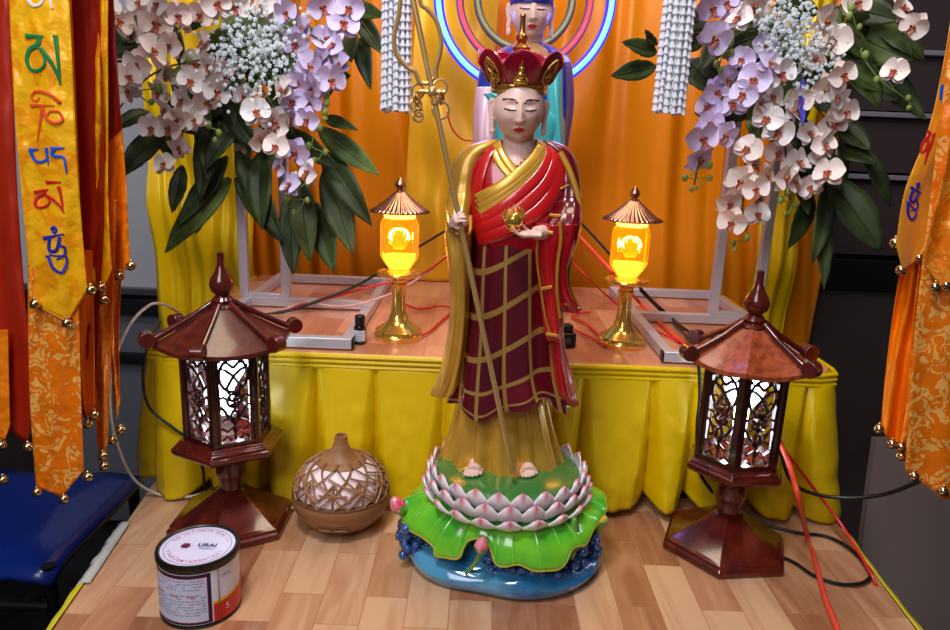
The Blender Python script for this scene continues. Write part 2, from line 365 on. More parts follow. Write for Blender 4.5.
# pleated yellow skirt
def skirt():
    mb = MB(); path = []
    def seg(a, b, n):
        for i in range(n): t = i/n; path.append((V((a[0]+(b[0]-a[0])*t, a[1]+(b[1]-a[1])*t, 0)), V((b[1]-a[1], -(b[0]-a[0]), 0)).normalized()))
    seg((TX0, TY1-.02), (TX0, TY0+.03), 90)
    for i in range(8):
        a = PI+PI/2*i/8; path.append((V((TX0+.03+.03*cos(a), TY0+.03+.03*sin(a), 0)), V((cos(a), sin(a), 0))))
    k0 = len(path); seg((TX0+.03, TY0), (TX1-.03, TY0), 640)
    for i in range(8):
        a = -PI/2+PI/2*i/8; path.append((V((TX1-.03+.03*cos(a), TY0+.03+.03*sin(a), 0)), V((cos(a), sin(a), 0))))
    seg((TX1, TY0+.03), (TX1, TY1-.02), 90)
    # outward normal fix
    cx, cy = (TX0+TX1)/2, (TY0+TY1)/2
    rows = []; H = 44
    S = 0; svals = []
    for i, (p, n) in enumerate(path):
        if i: S += (p-path[i-1][0]).length
        svals.append(S)
    # irregular box pleats: wide panels parted by deep creases that open towards the hem
    rs = random.Random(12); cre = [0.0]
    while cre[-1] < S+.3: cre.append(cre[-1]+rs.choice((.05, .075, .09, .105, .12)))
    import bisect
    def pleat(s, t):
        w = s+.010*t*nz(s*5, 9, t*1.5); i = max(1, bisect.bisect(cre, w)); a_, b_ = cre[i-1], cre[min(i, len(cre)-1)]
        u = (w-a_)/(b_-a_); wd = (b_-a_)
        ds = min(u, 1-u)*wd; cw = .007+.038*t*(.6+.5*abs(nz(i*2.7, 3)))
        body_ = 1-max(0, 1-ds/cw)**1.5
        return .75*body_+.35*sin(PI*min(1, max(0, u)))*(.5+nz(i*1.9, 4))+.25*(u-.5)*nz(i*3.3, 1)+.16*t*nz(s*22, t*3, 2)+.06*nz(s*50, t*9, 6)
    for h in range(H+1):
        t = h/H; row = []
        for (p, n), s in zip(path, svals):
            if n.dot(p-V((cx, cy, 0))) < 0: n = -n
            amp = .0035+.055*t**1.05
            if t < .07: amp = .0015
            drop = .258+.010*nz(s*7, 2)+.020*nz(s*2.2, 8)+.016*(pleat(s, 1)-.6)
            out = .006+.018*t+amp*(pleat(s, t)-.35)
            z = TZ+.001-t*drop
            row.append(V((p.x, p.y, 0))+n*out+V((0, 0, z)))
        rows.append(row)
    mb.grid(rows)
    return mb
sk = skirt(); tag(obj('table_skirt', sk, M_yel, solid=.001, sharp=80), 'yellow pleated satin skirt hanging round the raised altar table', 'table skirt')
# narrow folded top band of the skirt
mb = MB(); 
for zz in (TZ-.004, TZ-.013, TZ-.022):
    mb.tube([(TX0-.009, TY0+.3, zz), (TX0-.009, TY0+.03, zz), (TX0-.002, TY0+.003, zz), (TX0+.03, TY0-.009, zz), (0, TY0-.010, zz), (TX1-.03, TY0-.009, zz), (TX1+.002, TY0+.003, zz), (TX1+.009, TY0+.03, zz), (TX1+.009, TY0+.3, zz)], .0042, 8)
tag(obj('skirt_band', mb, M_yel), 'stitched yellow fabric band along the top edge of the altar table', 'fabric band')

# ---------------- backdrop curtains ----------------
def curtain(x0, x1, Y, z0, z1, m, name, label, per, amp, seed, lean=None, gather=None, n=420):
    mb = MB(); rows = []; H = 70
    for h in range(H+1):
        t = h/H; z = z0+(z1-z0)*t; row = []
        for j in range(n+1):
            s = j/n; x = x0+(x1-x0)*s
            if lean: x += lean(s, t)
            w = x/per+.9*nz(x*2.3, seed, z*.5)+.25*nz(x*9, seed, z*1.1)
            y = Y+amp*(sin(2*PI*w)*.6+.4*sin(2*PI*w*2.3+1))*(1+.4*nz(x*4, seed+2)) + .012*nz(x*3, z*3, seed)
            if gather: y += gather(x, z)
            row.append(V((x, y, z)))
        rows.append(row)
    mb.grid(rows); return tag(obj(name, mb, m, solid=.001, sharp=80), label, 'curtain')
curtain(-.845, .93, 1.935, -.75, 1.6, M_osat, 'satin_curtain', 'wide orange satin curtain hanging behind the statues and neon rings', .17, .016, 1, lean=lambda s, t: .30*max(0, s-.8)/.2*max(0, t-.77)/.23)
def sag(x, z): return -.018*sin(24*z+9*(x+.6)+3*nz(x*4, z*2))*.6
curtain(-.855, -.595, 1.885, -.75, 1.5, M_ysat, 'satin_curtain', 'yellow satin drape hanging behind the left flower stand', .09, .016, 4, gather=sag, n=160)
curtain(.735, .845, 1.885, -.75, 1.5, M_ysat, 'satin_curtain', 'yellow satin drape hanging behind the right flower stand', .08, .016, 6, gather=sag, n=160)
# soft swags of yellow cloth in front of the orange, left of the main statue
mb = MB(); rows = []
for h in range(61):
    t = h/60; z = TZ+.002+.75*t; row = []
    for j in range(61):
        s = j/60; x = -.20+.20*s+.03*t; sw = .02*sin(PI*s)
        y = 1.865-.006*sin(2*PI*(z/.21+s*.35+.5*s*s))*sin(PI*s)-.012*sin(PI*s)-.004*sin(14*s+3*z)
        row.append(V((x, y, z)))
    rows.append(row)
mb.grid(rows); tag(obj('satin_curtain', mb, mat('golden_swag_satin', (238, 176, 8), .34, .2, sheen=.3), solid=.001, sharp=80), 'golden yellow swagged satin drape behind the staff of the main statue', 'curtain')
# ---------------- carved wooden lanterns ----------------
def hexp(R, z, rot, n=6): return [V((R*cos(rot+2*PI*k/n), R*sin(rot+2*PI*k/n), z)) for k in range(n)]
def hexloft(mb, prof, rot, mi=0):
    return mb.grid([hexp(R, z, rot) for R, z in prof], True, mi, (True, True))
M_bulb = mat('led_bulb_glow', (240, 248, 255), .4, emit=(225, 242, 255), es=12)
M_base_l = mat('lantern_back_lining', (150, 92, 66), .6)
def lattice(w, h):
    """pierced fretwork of one lantern side, as poly-lines in (u, v), u across, v up"""
    L = []; c = w/2
    def arc(cx, cy, rx, ry, a0, a1, n=12): L.append([(cx+rx*cos(rad(a0+(a1-a0)*i/n)), cy+ry*sin(rad(a0+(a1-a0)*i/n))) for i in range(n+1)])
    def ln(*p): L.append(list(p))
    a = w*.40
    arc(0, h*.76, a, h*.19, 0, 360, 24)                       # big upper roundel
    for s in (-1, 1):
        L.append([(s*a*.98, h*.84), (s*a*.55, h*.82), (s*a*.15, h*.77), (0, h*.745), (-s*a*.2, h*.70), (-s*a*.5, h*.62)])
        L.append([(s*a*.8, h*.90), (s*a*.4, h*.90), (0, h*.84)])
        L.append([(s*a, h*.42), (s*a*.7, h*.36), (s*a*.5, h*.30), (s*a*.2, h*.24), (0, h*.2)])
        L.append([(s*a*.1, h*.36), (s*a*.35, h*.28), (s*a*.9, h*.24)])
        L.append([(s*a, h*.17), (s*a*.55, h*.12), (s*a*.2, h*.16), (0, h*.10)])
        L.append([(s*a*1.2, h*.5), (s*a*.75, h*.52), (s*a*.42, h*.47)])
        L.append([(s*a*.95, h*.02), (s*a*.6, h*.06), (s*a*.3, h*.02)])
        ln((s*a*.5, h*.62), (s*a*.35, h*.55)); ln((s*a*1.2, h*.97), (s*a*.9, h*.92))
    r = w*.2; cy = h*.47
    arc(0, cy, r, r, 0, 360, 18)
    k = r*.52                                                   # the turning key motif in the middle ring
    ln((0, cy-r*.6), (0, cy+r*.6)); ln((-r*.6, cy), (r*.6, cy))
    ln((0, cy+r*.6), (k, cy+r*.6)); ln((0, cy-r*.6), (-k, cy-r*.6)); ln((r*.6, cy), (r*.6, cy-k)); ln((-r*.6, cy), (-r*.6, cy+k))
    arc(0, h*.30, w*.09, h*.05, 0, 360, 12); ln((0, h*.25), (0, h*.02)); ln((0, cy-r), (0, h*.35))
    return L
def make_lantern(name, label, loc, rz, k=1.0, M_wroof=M_wroof, rs_=1.0, ps_=1.0, skip=None):
    t = thing(name, label, 'lantern', loc, rz)
    mb = MB(); hexloft(mb, [(.104, 0), (.106, .004), (.106, .010), (.100, .014), (.101, .018), (.094, .021), (.034, .058), (.026, .064)], 0)
    obj('base', mb, M_wred, t, True, bevel=.0012, sharp=20)
    mb = MB().lathe([(.024, .060), (.026, .064), (.020, .068), (.019, .075), (.023, .090), (.025, .100), (.022, .118), (.021, .124), (.027, .129), (.027, .137)], 20)
    obj('column', mb, M_wred, t, True)
    mb = MB(); hexloft(mb, [(r_*ps_, z_) for r_, z_ in [(.060, .135), (.086, .141), (.090, .146), (.090, .152), (.086, .154), (.083, .158), (.078, .160), (.076, .164)]], 0)
    obj('platform', mb, M_wred, t, True, bevel=.001, sharp=20)
    R = .064; z0, z1 = .162, .324
    mb = MB()
    P = hexp(R, 0, 0)
    for p in P: mb.tube([p+V((0, 0, z0)), p+V((0, 0, z1))], .0062, 6)
    mb2 = MB()
    for i in range(6):
        a = P[i]; c = P[(i+1) % 6]; d = (c-a); ang = math.atan2(d.y, d.x); m_ = (a+c)/2
        for z in (z0+.003, z1-.004): mb.box(m_+V((0, 0, z)), (d.length, .008, .012), ang)
    obj('body_frame', mb, M_wdark, t, True, smooth=False)
    w = R-.010; h = z1-z0-.018
    for i in range(6):
        a = P[i]; c = P[(i+1) % 6]; d = (c-a).normalized(); n_ = V((d.y, -d.x, 0)); m_ = (a+c)/2*.985+V((0, 0, z0+.009))
        mb = MB()
        for s in (-1, 1): mb.box(m_+d*(s*w*.47)+V((0, 0, h/2)), (.006, .005, h), math.atan2(d.y, d.x))
        for L in lattice(w, h):
            pts = [m_+d*max(-w/2, min(w/2, u))+V((0, 0, v)) for u, v in L]
            mb.tube(pts, .0026, 4, up=tuple(n_), flat=1.3)
        obj('panel', mb, M_wdark, t, True, smooth=False)
    mb = MB(); mb.lathe([(.001, .314), (.016, .312), (.028, .302), (.033, .286), (.028, .268), (.018, .252), (.011, .240), (.010, .196)], 20)
    bl = obj('bulb', mb, M_bulb, t, True)
    obj('bulb_socket', MB().lathe([(.013, .164), (.013, .198), (.011, .199)], 16), mat('socket_white', (220, 210, 205), .5), t, True)
    # roof: six boarded slopes, each eave dips between the ridge scrolls
    Re = .106*rs_; ze = .328; za = .381
    mb = MB(); E = hexp(Re, ze, 0); A = hexp(.014, za, 0)
    for i in range(6):
        rows = []
        for q in range(9):
            f = q/8; z = ze+(za-ze)*(f**1.15); l = E[i].lerp(A[i], f); r = E[(i+1) % 6].lerp(A[(i+1) % 6], f); l.z = r.z = z
            rows.append([l.lerp(r, j/6)-V((0, 0, .006*sin(PI*j/6)*(1-f))) for j in range(7)])
        mb.grid(rows)
        rows2 = [[p-V((0, 0, .007)) for p in r_] for r_ in rows]; mb.grid(rows2)
        mb.grid([rows[0], rows2[0]])
    rf = obj('roof', mb, M_wroof, t, True, smooth=True, sharp=15)
    for i in range(6):
        if i == skip: continue
        a = 2*PI*i/6; u = V((cos(a), sin(a), 0)); tg = V((-sin(a), cos(a), 0))
        u2 = u*rs_; pts = [u*.016+V((0, 0, za+.004)), u2*.05+V((0, 0, .364)), u2*.085+V((0, 0, .345)), u2*.104+V((0, 0, .335)), u2*.112+V((0, 0, .335))]
        mb = MB().tube(pts, [.0048, .0048, .005, .0055, .006], 8)
        e = u2*.113+V((0, 0, .336)); mb.tube([e-tg*.009, e+tg*.009], .0125, 20)
        obj('ridge', mb, M_wred, rf, True, bevel=.001)
    mb = MB().lathe([(.018, .372), (.019, .378), (.014, .383), (.017, .389), (.013, .394), (.010, .397), (.017, .404), (.0195, .413), (.017, .423), (.010, .434), (.0062, .444), (.0052, .458), (.006, .463), (.003, .465)], 24)
    obj('finial', mb, M_wred, t, True)
    t.scale = (k, k, k)
    l = bpy.data.lights.new('bulb_light', 'POINT'); l.energy = 1.3; l.color = (.85, .95, 1); l.shadow_soft_size = .022
    lo = bpy.data.objects.new('bulb_light', l); COL.objects.link(lo); lo.location = V(loc)+V((0, 0, .19))
    bl.visible_shadow = True
    return t
lan1 = make_lantern('wooden_lantern', 'dark red carved hexagonal wooden lantern behind the paint tin, glowing white inside', (-.392, 1.085, 0), rad(-29), .985, wood('dark_roof_wood', (74, 26, 18), (100, 38, 26), .3, (90, 90, 90), .4))
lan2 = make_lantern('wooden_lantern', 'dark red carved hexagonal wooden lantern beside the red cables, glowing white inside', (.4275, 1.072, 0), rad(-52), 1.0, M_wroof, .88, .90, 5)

# ---------------- gold lotus lamps ----------------
M_amber = mat('amber_glass', (255, 190, 60), .08, trans=.85, ior=1.25, emit=(255, 150, 10), es=.45)
M_ambcore = mat('amber_glow', (255, 180, 40), .5, emit=(255, 150, 20), es=1.5)
M_ambhot = mat('lamp_led', (255, 220, 120), .5, emit=(255, 205, 90), es=4)
M_hat = mat('copper_hat', (196, 140, 110), .28, 1)
def make_lamp(name, label, loc):
    t = thing(name, label, 'lamp', loc)
    obj('base', MB().lathe([(.0445, 0), (.0455, .003), (.0455, .009), (.043, .012), (.0425, .018), (.038, .021), (.028, .027), (.019, .036), (.0145, .05), (.0125, .07), (.013, .095), (.0155, .104), (.0125, .108), (.015, .113)], 40), M_gold, t, True)
    obj('plate', MB().lathe([(.015, .112), (.030, .117), (.040, .122), (.0415, .125), (.040, .1275), (.034, .126), (.030, .129), (.027, .131)], 40), M_gold, t, True)
    j = obj('glass_jar', MB().lathe([(.018, .131), (.021, .135), (.032, .150), (.0355, .156), (.0355, .214), (.032, .224), (.026, .229)], 8), M_amber, t, True, bevel=.001, sharp=20)
    obj('glow_core', MB().lathe([(.012, .134), (.015, .138), (.022, .151), (.024, .158), (.024, .160), (.002, .161)], 16), M_ambhot, j, True)
    mb = MB()
    for ring, n_, rr, hh, tilt in ((0, 6, .006, .034, .25), (1, 8, .011, .032, .6), (2, 9, .015, .024, 1.0)):
        for k in range(n_):
            a = 2*PI*k/n_+ring*.4; u = V((cos(a), sin(a), 0)); tg = V((-sin(a), cos(a), 0)); rows = []
            for q in range(6):
                f = q/5; wv = .0058*sin(PI*min(.98, .12+.86*f))**.8; c = u*(rr*.3+rr*sin(tilt)*f*1.1)+V((0, 0, .170+hh*f*cos(tilt*.6)))
                rows.append([c-tg*wv, c+u*.002, c+tg*wv])
            mb.grid(rows)
    obj('lotus_core', mb, M_ambcore, j, True, solid=.0008)
    obj('led_ring', MB().lathe([(.027, .226), (.029, .229), (.029, .233), (.020, .234)], 24), M_ambhot, j, True)
    def rib(r, z, a):
        q = r*(1+.035*cos(36*a)) if r > .008 else r; return (q*cos(a), q*sin(a), z)
    obj('hat', MB().lathe([(.020, .232), (.047, .236), (.0528, .237), (.0532, .2395), (.043, .245), (.031, .254), (.019, .264), (.011, .272), (.007, .275)], 144, fold=rib), M_hat, t, True, sharp=80)
    obj('finial', MB().lathe([(.008, .272), (.0075, .276), (.005, .278), (.009, .283), (.0095, .287), (.006, .293), (.003, .297), (.001, .299)], 16), M_hat, t, True)
    point('lamp_glow', V(loc)+V((0, 0, .19)), .9, (1, .6, .15), .02)
    return t
def area(name, loc, look, size, e, col, sy=None):
    l = bpy.data.lights.new(name, 'AREA'); l.energy = e; l.color = col; l.size = size
    if sy: l.shape = 'RECTANGLE'; l.size_y = sy
    o = bpy.data.objects.new(name, l); COL.objects.link(o); o.location = loc
    o.rotation_euler = (V(look)-V(loc)).to_track_quat('-Z', 'Y').to_euler(); return o
def point(name, loc, e, col, r=.02):
    l = bpy.data.lights.new(name, 'POINT'); l.energy = e; l.color = col; l.shadow_soft_size = r
    o = bpy.data.objects.new(name, l); COL.objects.link(o); o.location = loc; return o
make_lamp('gold_lamp', 'small gold lamp with amber glass lantern beside the oil bottle', (-.1435, 1.31, TZ))
make_lamp('gold_lamp', 'small gold lamp with amber glass lantern in front of crossing red and black cables', (.2815, 1.325, TZ))

# ---------------- metal flower stands ----------------
def stand(label, xa, xb, bx0, bx1, loc):
    t = thing('flower_stand', label, 'stand', loc)
    for x in (xa, xb): obj('post', MB().box((x, 1.515, .665), (.019, .019, .75)), M_alu, t, bevel=.0015)
    for z in (.290, 1.02): obj('rung', MB().box(((xa+xb)/2, 1.515, z), (xb-xa-.019, .017, .017)), M_alu, t, bevel=.001)
    fr = MB()
    for y in (1.222, 1.515, 1.77): obj('foot_bar', MB().box(((bx0+bx1)/2, y, TZ+.0125), (bx1-bx0, .02, .019)), M_alu, t, bevel=.0012)
    for x in (bx0+.01, bx1-.01): obj('foot_bar', MB().box((x, 1.496, TZ+.0125), (.019, .527, .0185)), M_alu, t, bevel=.0012)
    for x in (bx0, bx1):
        s = 1 if x == bx1 else -1
        obj('end_cap', MB().box((x+s*.0015, 1.222, TZ+.0125), (.003, .018, .017)), M_black, t)
    return t
stand('welded square tube metal stand carrying the left white orchids', -.4975, -.4085, -.50, -.215, (-.36, 1.5, TZ))
stand('welded square tube metal stand carrying the right white orchids', .5125, .6055, .335, .60, (.47, 1.5, TZ))

# ---------------- oil diffuser ----------------
M_wg = wood('pale_wood_grain_plastic', (138, 92, 54), (162, 114, 72), .5, (8, 8, 60), 0, .03)
t = thing('oil_diffuser', 'round wood-grain aroma diffuser with cutout top standing beside the left lantern', 'diffuser', (-.2125, 1.10, 0))
R = .0815
obj('bowl', MB().lathe([(.036, 0), (.042, .002), (.060, .012), (.074, .028), (.0805, .044), (.0815, .054), (.0805, .060), (.078, .061)], 64), M_wg, t, True)
obj('seam_ring', MB().lathe([(.0795, .0595), (.0812, .0605), (.0812, .0625), (.079, .0635)], 64), mat('diffuser_seam', (110, 72, 48), .5), t, True)
def dome(a, b, off=0): # a azimuth, b 0..1 rim to neck
    ph = b*PI/2*.86; r = (R-.003+off)*cos(ph)**.9; z = .062+(.062+off)*sin(ph)
    return V((r*cos(a), r*sin(a), z))
mb = MB(); mb.grid([[dome(2*PI*k/48, i/14, -.005) for k in range(48)] for i in range(15)], True, 0, (False, True))
obj('inner_shade', mb, mat('frosted_diffuser_shade', (250, 232, 236), .5), t, True)
mb = MB(); rs = random.Random(3)
def lineb(a0, b0, a1, b1): mb.tube([dome(a0+(a1-a0)*i/10, b0+(b1-b0)*i/10, .0) for i in range(11)], .0023, 5, flat=.6)
NK = 10
for k in range(NK):
    a = 2*PI*k/NK; d = 2*PI/NK
    lineb(a, 0, a+d*1.6, .88); lineb(a, 0, a-d*1.6, .88)
    lineb(a+d*.5, 0, a+d*.5, .5); lineb(a, .28, a+d, .28) if k % 2 else lineb(a, .42, a+d, .15)
    lineb(a, .16, a+d*.5, .5); lineb(a+d, .16, a+d*.5, .5); lineb(a+d*.2, .6, a+d*1.6, .3)
    lineb(a+d*.5, 0, a+d*1.4, .34)
obj('lattice_cover', mb, M_wg, t, True)
obj('top_ring', MB().lathe([(.038, .109), (.041, .112), (.034, .118), (.030, .120)], 48), M_wg, t, True)
obj('spout', MB().lathe([(.034, .1165), (.024, .123), (.0155, .134), (.0115, .147), (.0105, .155), (.0105, .158), (.008, .158), (.007, .152), (.0065, .13)], 32), M_wg, t, True)
mb = MB()
for s in (-1, 1): mb.tube([V((s*.0025+s*.019*i/6, -.0748+.0022*(i/6)*1.0, .0262)) for i in range(7)], .0016, 8)
obj('button', mb.xf(Matrix.Translation((0, -.001, 0))), mat('diffuser_button', (150, 104, 72), .35), t, True)
mb = MB(); pts = [(-.026, -.0725, .0262), (-.022, -.0745, .031), (0, -.0768, .031), (.022, -.0745, .031), (.026, -.0725, .0262), (.022, -.0725, .0215), (0, -.0742, .0215), (-.022, -.0725, .0215), (-.026, -.0725, .0262)]
obj('button_frame', mb.tube(crv(pts, 4), .0008, 5), mat('diffuser_button_frame', (92, 58, 38), .5), t, True)

# ---------------- small bottle and adaptor on the altar ----------------
t = thing('oil_bottle', 'tiny dark glass oil bottle with black cap and white label beside the gold lamp', 'bottle', (-.208, 1.262, TZ))
obj('glass_body', MB().lathe([(.009, 0), (.011, .001), (.0115, .003), (.0115, .030), (.010, .034), (.007, .036)], 24), mat('dark_bottle_glass', (24, 14, 12), .1, coat=1), t, True)
obj('cap', MB().lathe([(.0082, .036), (.0092, .037), (.0092, .052), (.008, .0535)], 24), M_black, t, True)
mb = MB(); mb.grid([[V((.0118*cos(a), .0118*sin(a), z)) for a in [-PI*.95+PI*.8*i/16 for i in range(17)]] for z in (.007, .027)])
obj('label', mb, mat('bottle_label', (214, 220, 226), .5), t, True)
mb = MB()
for i in range(5):
    z = .024-.0035*i; mb.grid([[V((.01195*cos(a), .01195*sin(a), z+dz)) for a in [-PI*.75+PI*(.42-.05*(i % 2))*k/8 for k in range(9)]] for dz in (0, -.0011)])
obj('label_lines', mb, mat('bottle_print', (60, 84, 110), .5), t, True)
t = thing('plug_adaptor', 'small black plug adaptor on the altar beside the red robe', 'adaptor', (.165, 1.30, TZ))
obj('body', MB().box((0, 0, .014), (.045, .035, .028), rad(12)), M_black, t, True, bevel=.004)
obj('socket_block', MB().box((.004, .004, .034), (.028, .024, .014), rad(12)), M_black, t, True, bevel=.003)
obj('switch', MB().box((.008, -.0185, .014), (.012, .004, .008), rad(12)), mat('switch_grey', (90, 80, 84), .4), t, True, bevel=.001)

# ---------------- tin ----------------
tin = thing('metal_tin', 'round metal tin with white lid sticker and red and white label at the front left', 'tin', (-.362, .866, 0))
TR = .0525; TH = .094
M_tin = mat('dark_tin_metal', (70, 66, 60), .3, .9); M_wht = mat('tin_white_label', (222, 224, 238), .35)
M_navy = mat('tin_navy', (24, 24, 62), .35); M_tred = mat('tin_red', (206, 40, 34), .3); M_tyel = mat('tin_yellow', (236, 190, 40), .3); M_blu = mat('tin_pale_blue', (196, 206, 232), .35)
obj('body', MB().lathe([(TR-.003, 0), (TR, .001), (TR+.0008, .003), (TR, .005), (TR-.0008, .007), (TR-.0008, TH-.011), (TR+.0002, TH-.0095)], 64), M_tin, tin, True)
obj('lid', MB().lathe([(TR, TH-.0095), (TR+.0018, TH-.0082), (TR+.0018, TH-.003), (TR+.0008, TH), (TR-.002, TH+.0005), (TR-.0035, TH-.0005), (TR-.004, TH-.003), (.01, TH-.0032), (0.001, TH-.0032)], 64), M_tin, tin, True)
def cyl(a0, a1, z0, z1, off=.0, n=24, zf=None):
    a0 += 9; a1 += 9; r = TR-.0005+off; mb = MB()
    top = (lambda k: z1) if zf is None else zf
    mb.grid([[V((r*cos(rad(a0+(a1-a0)*k/n)), r*sin(rad(a0+(a1-a0)*k/n)), z0)) for k in range(n+1)], [V((r*cos(rad(a0+(a1-a0)*k/n)), r*sin(rad(a0+(a1-a0)*k/n)), top(k/n))) for k in range(n+1)]])
    return mb
zt = TH-.0125
obj('label', cyl(150, 510, .006, zt, 0, 64), M_wht, tin, True)
obj('label_frame', cyl(-195, -62, .007, zt-.001, .0002), M_navy, tin, True)
obj('label_frame_line', cyl(-189, -67, .0105, zt-.0055, .0004), M_tred, tin, True)
obj('label_panel', cyl(-188.3, -67.8, .0113, zt-.0063, .0006), M_blu, tin, True)
wavy = lambda lo: (lambda u: lo+.012*u**1.4)
b1 = cyl(-60, 60, .006, 0, .0004, 24, wavy(.036)); obj('label_band', b1, M_tyel, tin, True)
b1 = cyl(-60, 60, .006, 0, .0006, 24, wavy(.032)); obj('label_band', b1, M_tred, tin, True)
mb = cyl(-52.5, -51, .004, zt+.001, .0016, 2); obj('seam', mb, mat('tin_seam', (150, 140, 110), .3, .9), tin, True)
rs = random.Random(5); mb = MB()
for i in range(13):
    z = zt-.010-.0042*i; a = -168
    while a < -72:
        w_ = rs.uniform(3, 9); 
        if rs.random() < .8 and i not in (4,): 
            s_ = cyl(a, min(a+w_, -70), z, z+.0011, .0008, 3); mb.add(s_.v, s_.f)
        a += w_+1.6
obj('label_print', mb, mat('tin_small_print', (130, 134, 160), .5), tin, True)
mb = MB()
for a in (-150, -122, -96): s_ = cyl(a, a+14, .0485, .0505, .0009, 4); mb.add(s_.v, s_.f)
obj('label_print', mb, mat('tin_red_print', (214, 120, 120), .5), tin, True)
def wrap_text(txt, size, ang, z, off=.0012):
    vs, fs = font_mesh(txt, size); r = TR+off
    return MB().add([V((r*cos(rad(ang)+v.x/r), r*sin(rad(ang)+v.x/r), z+v.y)) for v in vs], fs)
obj('lettering', wrap_text('S', .013, -30, .022), M_wht, tin, True)
obj('lettering', wrap_text('URAI', .007, -30, .070), mat('tin_violet_print', (70, 50, 120), .4), tin, True)
zl = TH-.0031
def disc(r, z): return MB().lathe([(r, z-.0006), (r, z), (.0005, z)], 64)
obj('lid_sticker', disc(.0495, zl+.0008), mat('lid_white', (216, 214, 240), .35), tin, True)
def ringm(r, w_, z):
    mb = MB(); mb.grid([[V((q*cos(2*PI*k/64), q*sin(2*PI*k/64), z)) for k in range(64)] for q in (r, r+w_)], True); return mb
obj('lid_ring', ringm(.0430, .0008, zl+.0011), mat('lid_ring_print', (150, 60, 110), .4), tin, True)
obj('lid_ring', ringm(.0478, .0012, zl+.0011), mat('lid_rim_print', (120, 124, 160), .4), tin, True)
def arc_text(txt, size, r, a0, a1, flip, m):
    mb = MB(); n_ = len(txt)
    for i, c in enumerate(txt):
        if c == ' ': continue
        vs, fs = font_mesh(c, size); a = rad(a0+(a1-a0)*i/(n_-1)); rot = a-PI/2 if not flip else a+PI/2
        R3 = Matrix.Rotation(rot, 3, 'Z'); mb.add([R3@v+V((r*cos(a), r*sin(a), zl+.0014)) for v in vs], fs)
    return obj('lettering', mb, m, tin, True)
M_rp = mat('lid_red_print', (200, 60, 90), .4)
arc_text('THE ULTIMATE QUALITY', .0068, .0375, 165, 22, False, M_rp)
arc_text('ร้านอุไรพานิชยการค้า'.replace('้', '').replace('ุ', '').replace('ิ', ''), .0085, .0368, 205, 340, True, M_rp)
vs, fs = font_mesh('URAI', .0115, offset=.0003); obj('lettering', MB().add([v+V((.012, .002, zl+.0014)) for v in vs], fs), mat('lid_navy_print', (40, 30, 90), .4), tin, True)
vs, fs = font_mesh('PAINTS', .0055); obj('lettering', MB().add([v+V((.013, -.0062, zl+.0014)) for v in vs], fs), mat('lid_violet_print', (120, 70, 130), .4), tin, True)
mb = MB()
for k in range(6):
    a = 2*PI*k/6; mb.add([V((-.016+.0042*cos(a)*s1+.0027*cos(2*PI*j/6+a), -.001+.0042*sin(a)+.0027*sin(2*PI*j/6+a), zl+.0014)) for s1 in (1,) for j in range(6)], [(0, 1, 2, 3, 4, 5)])
mb.add([V((-.016+.0027*cos(2*PI*j/6), -.001+.0027*sin(2*PI*j/6), zl+.0014)) for j in range(6)], [(0, 1, 2, 3, 4, 5)])
obj('emblem', mb, mat('lid_emblem', (120, 30, 70), .4), tin, True)

# ---------------- neon halo ----------------
halo = thing('neon_halo', 'three concentric neon ring lights glowing blue and pink behind the rear statue', 'neon light', (.08, 1.66, .74))
def arcring(r, tube_r, z0=.935, x0=.08, y=1.66, a0=0, a1=360, n=90):
    return MB().tube([V((x0+r*cos(rad(a0+(a1-a0)*i/n)), y, z0+r*sin(rad(a0+(a1-a0)*i/n)))) for i in range(n+1)], tube_r, 12)
obj('outer_ring', arcring(.186, .0058), mat('blue_neon_tube', (120, 210, 255), .4, emit=(100, 190, 255), es=1.9), halo)
obj('outer_channel', arcring(.186, .0108, y=1.672), mat('blue_glow_channel', (40, 40, 250), .4, emit=(34, 30, 255), es=2.2), halo)  # emission stands in for the blue glow spreading round the tube
obj('middle_ring', arcring(.140, .0042), mat('pink_neon_tube', (150, 40, 36), .4, emit=(255, 84, 70), es=1.3), halo)
obj('middle_channel', arcring(.140, .0085, y=1.671), mat('mauve_channel', (110, 70, 110), .5), halo)
obj('inner_ring', arcring(.102, .0042), mat('pale_green_tube', (150, 154, 80), .4), halo)
obj('inner_channel', arcring(.102, .0085, y=1.671), mat('grey_channel', (84, 84, 84), .5), halo)
for a in (30, 150, 270): obj('bracket', MB().tube([(.08+.10*cos(rad(a)), 1.685, .935+.10*sin(rad(a))), (.08+.19*cos(rad(a)), 1.685, .935+.19*sin(rad(a)))], .004, 8), M_alu, halo)
obj('bracket', MB().tube([(.08, 1.69, TZ), (.08, 1.69, .76)], .005, 8), M_alu, halo)
for k in range(8): point('neon_light', (.08+.186*cos(2*PI*k/8+.4), 1.57, .935+.186*sin(2*PI*k/8+.4)), .55, (.22, .25, 1), .03)
# ---------------- white tassels ----------------
def tassel(label, cx, zb, Y, wd):
    t = thing('bead_tassel', label, 'tassel', (cx, Y, zb)); r2 = random.Random(int(cx*1000)+5)
    n_ = 0
    for k in range(26):
        a = 2*PI*k/13+ (k//13)*.24; rr = wd*(1 if k < 13 else .62); mb = MB(); pts = []; rad_ = []; L = 0; zz = 1.12
        zlow = zb+r2.uniform(0, .012)
        segs = int((zz-zlow)/.0125)
        for s in range(segs+1):
            z = zz-(zz-zlow)*s/segs; g = (1+.12*((zz-z)/(zz-zb)))
            c = V((cx+rr*g*cos(a)+.0015*nz(z*40, k), Y+rr*g*sin(a)*.8, z)); 
            pts += [c+V((0, 0, .0008)), c+V((0, 0, -.0085))]; rad_ += [.0022, .0046]
        mb.tube(pts, rad_, 7); obj('strand', mb, M_white, t)
    obj('cord', MB().tube([(cx, Y, 1.12), (cx, Y, 2.21)], .004, 8), M_white, t)
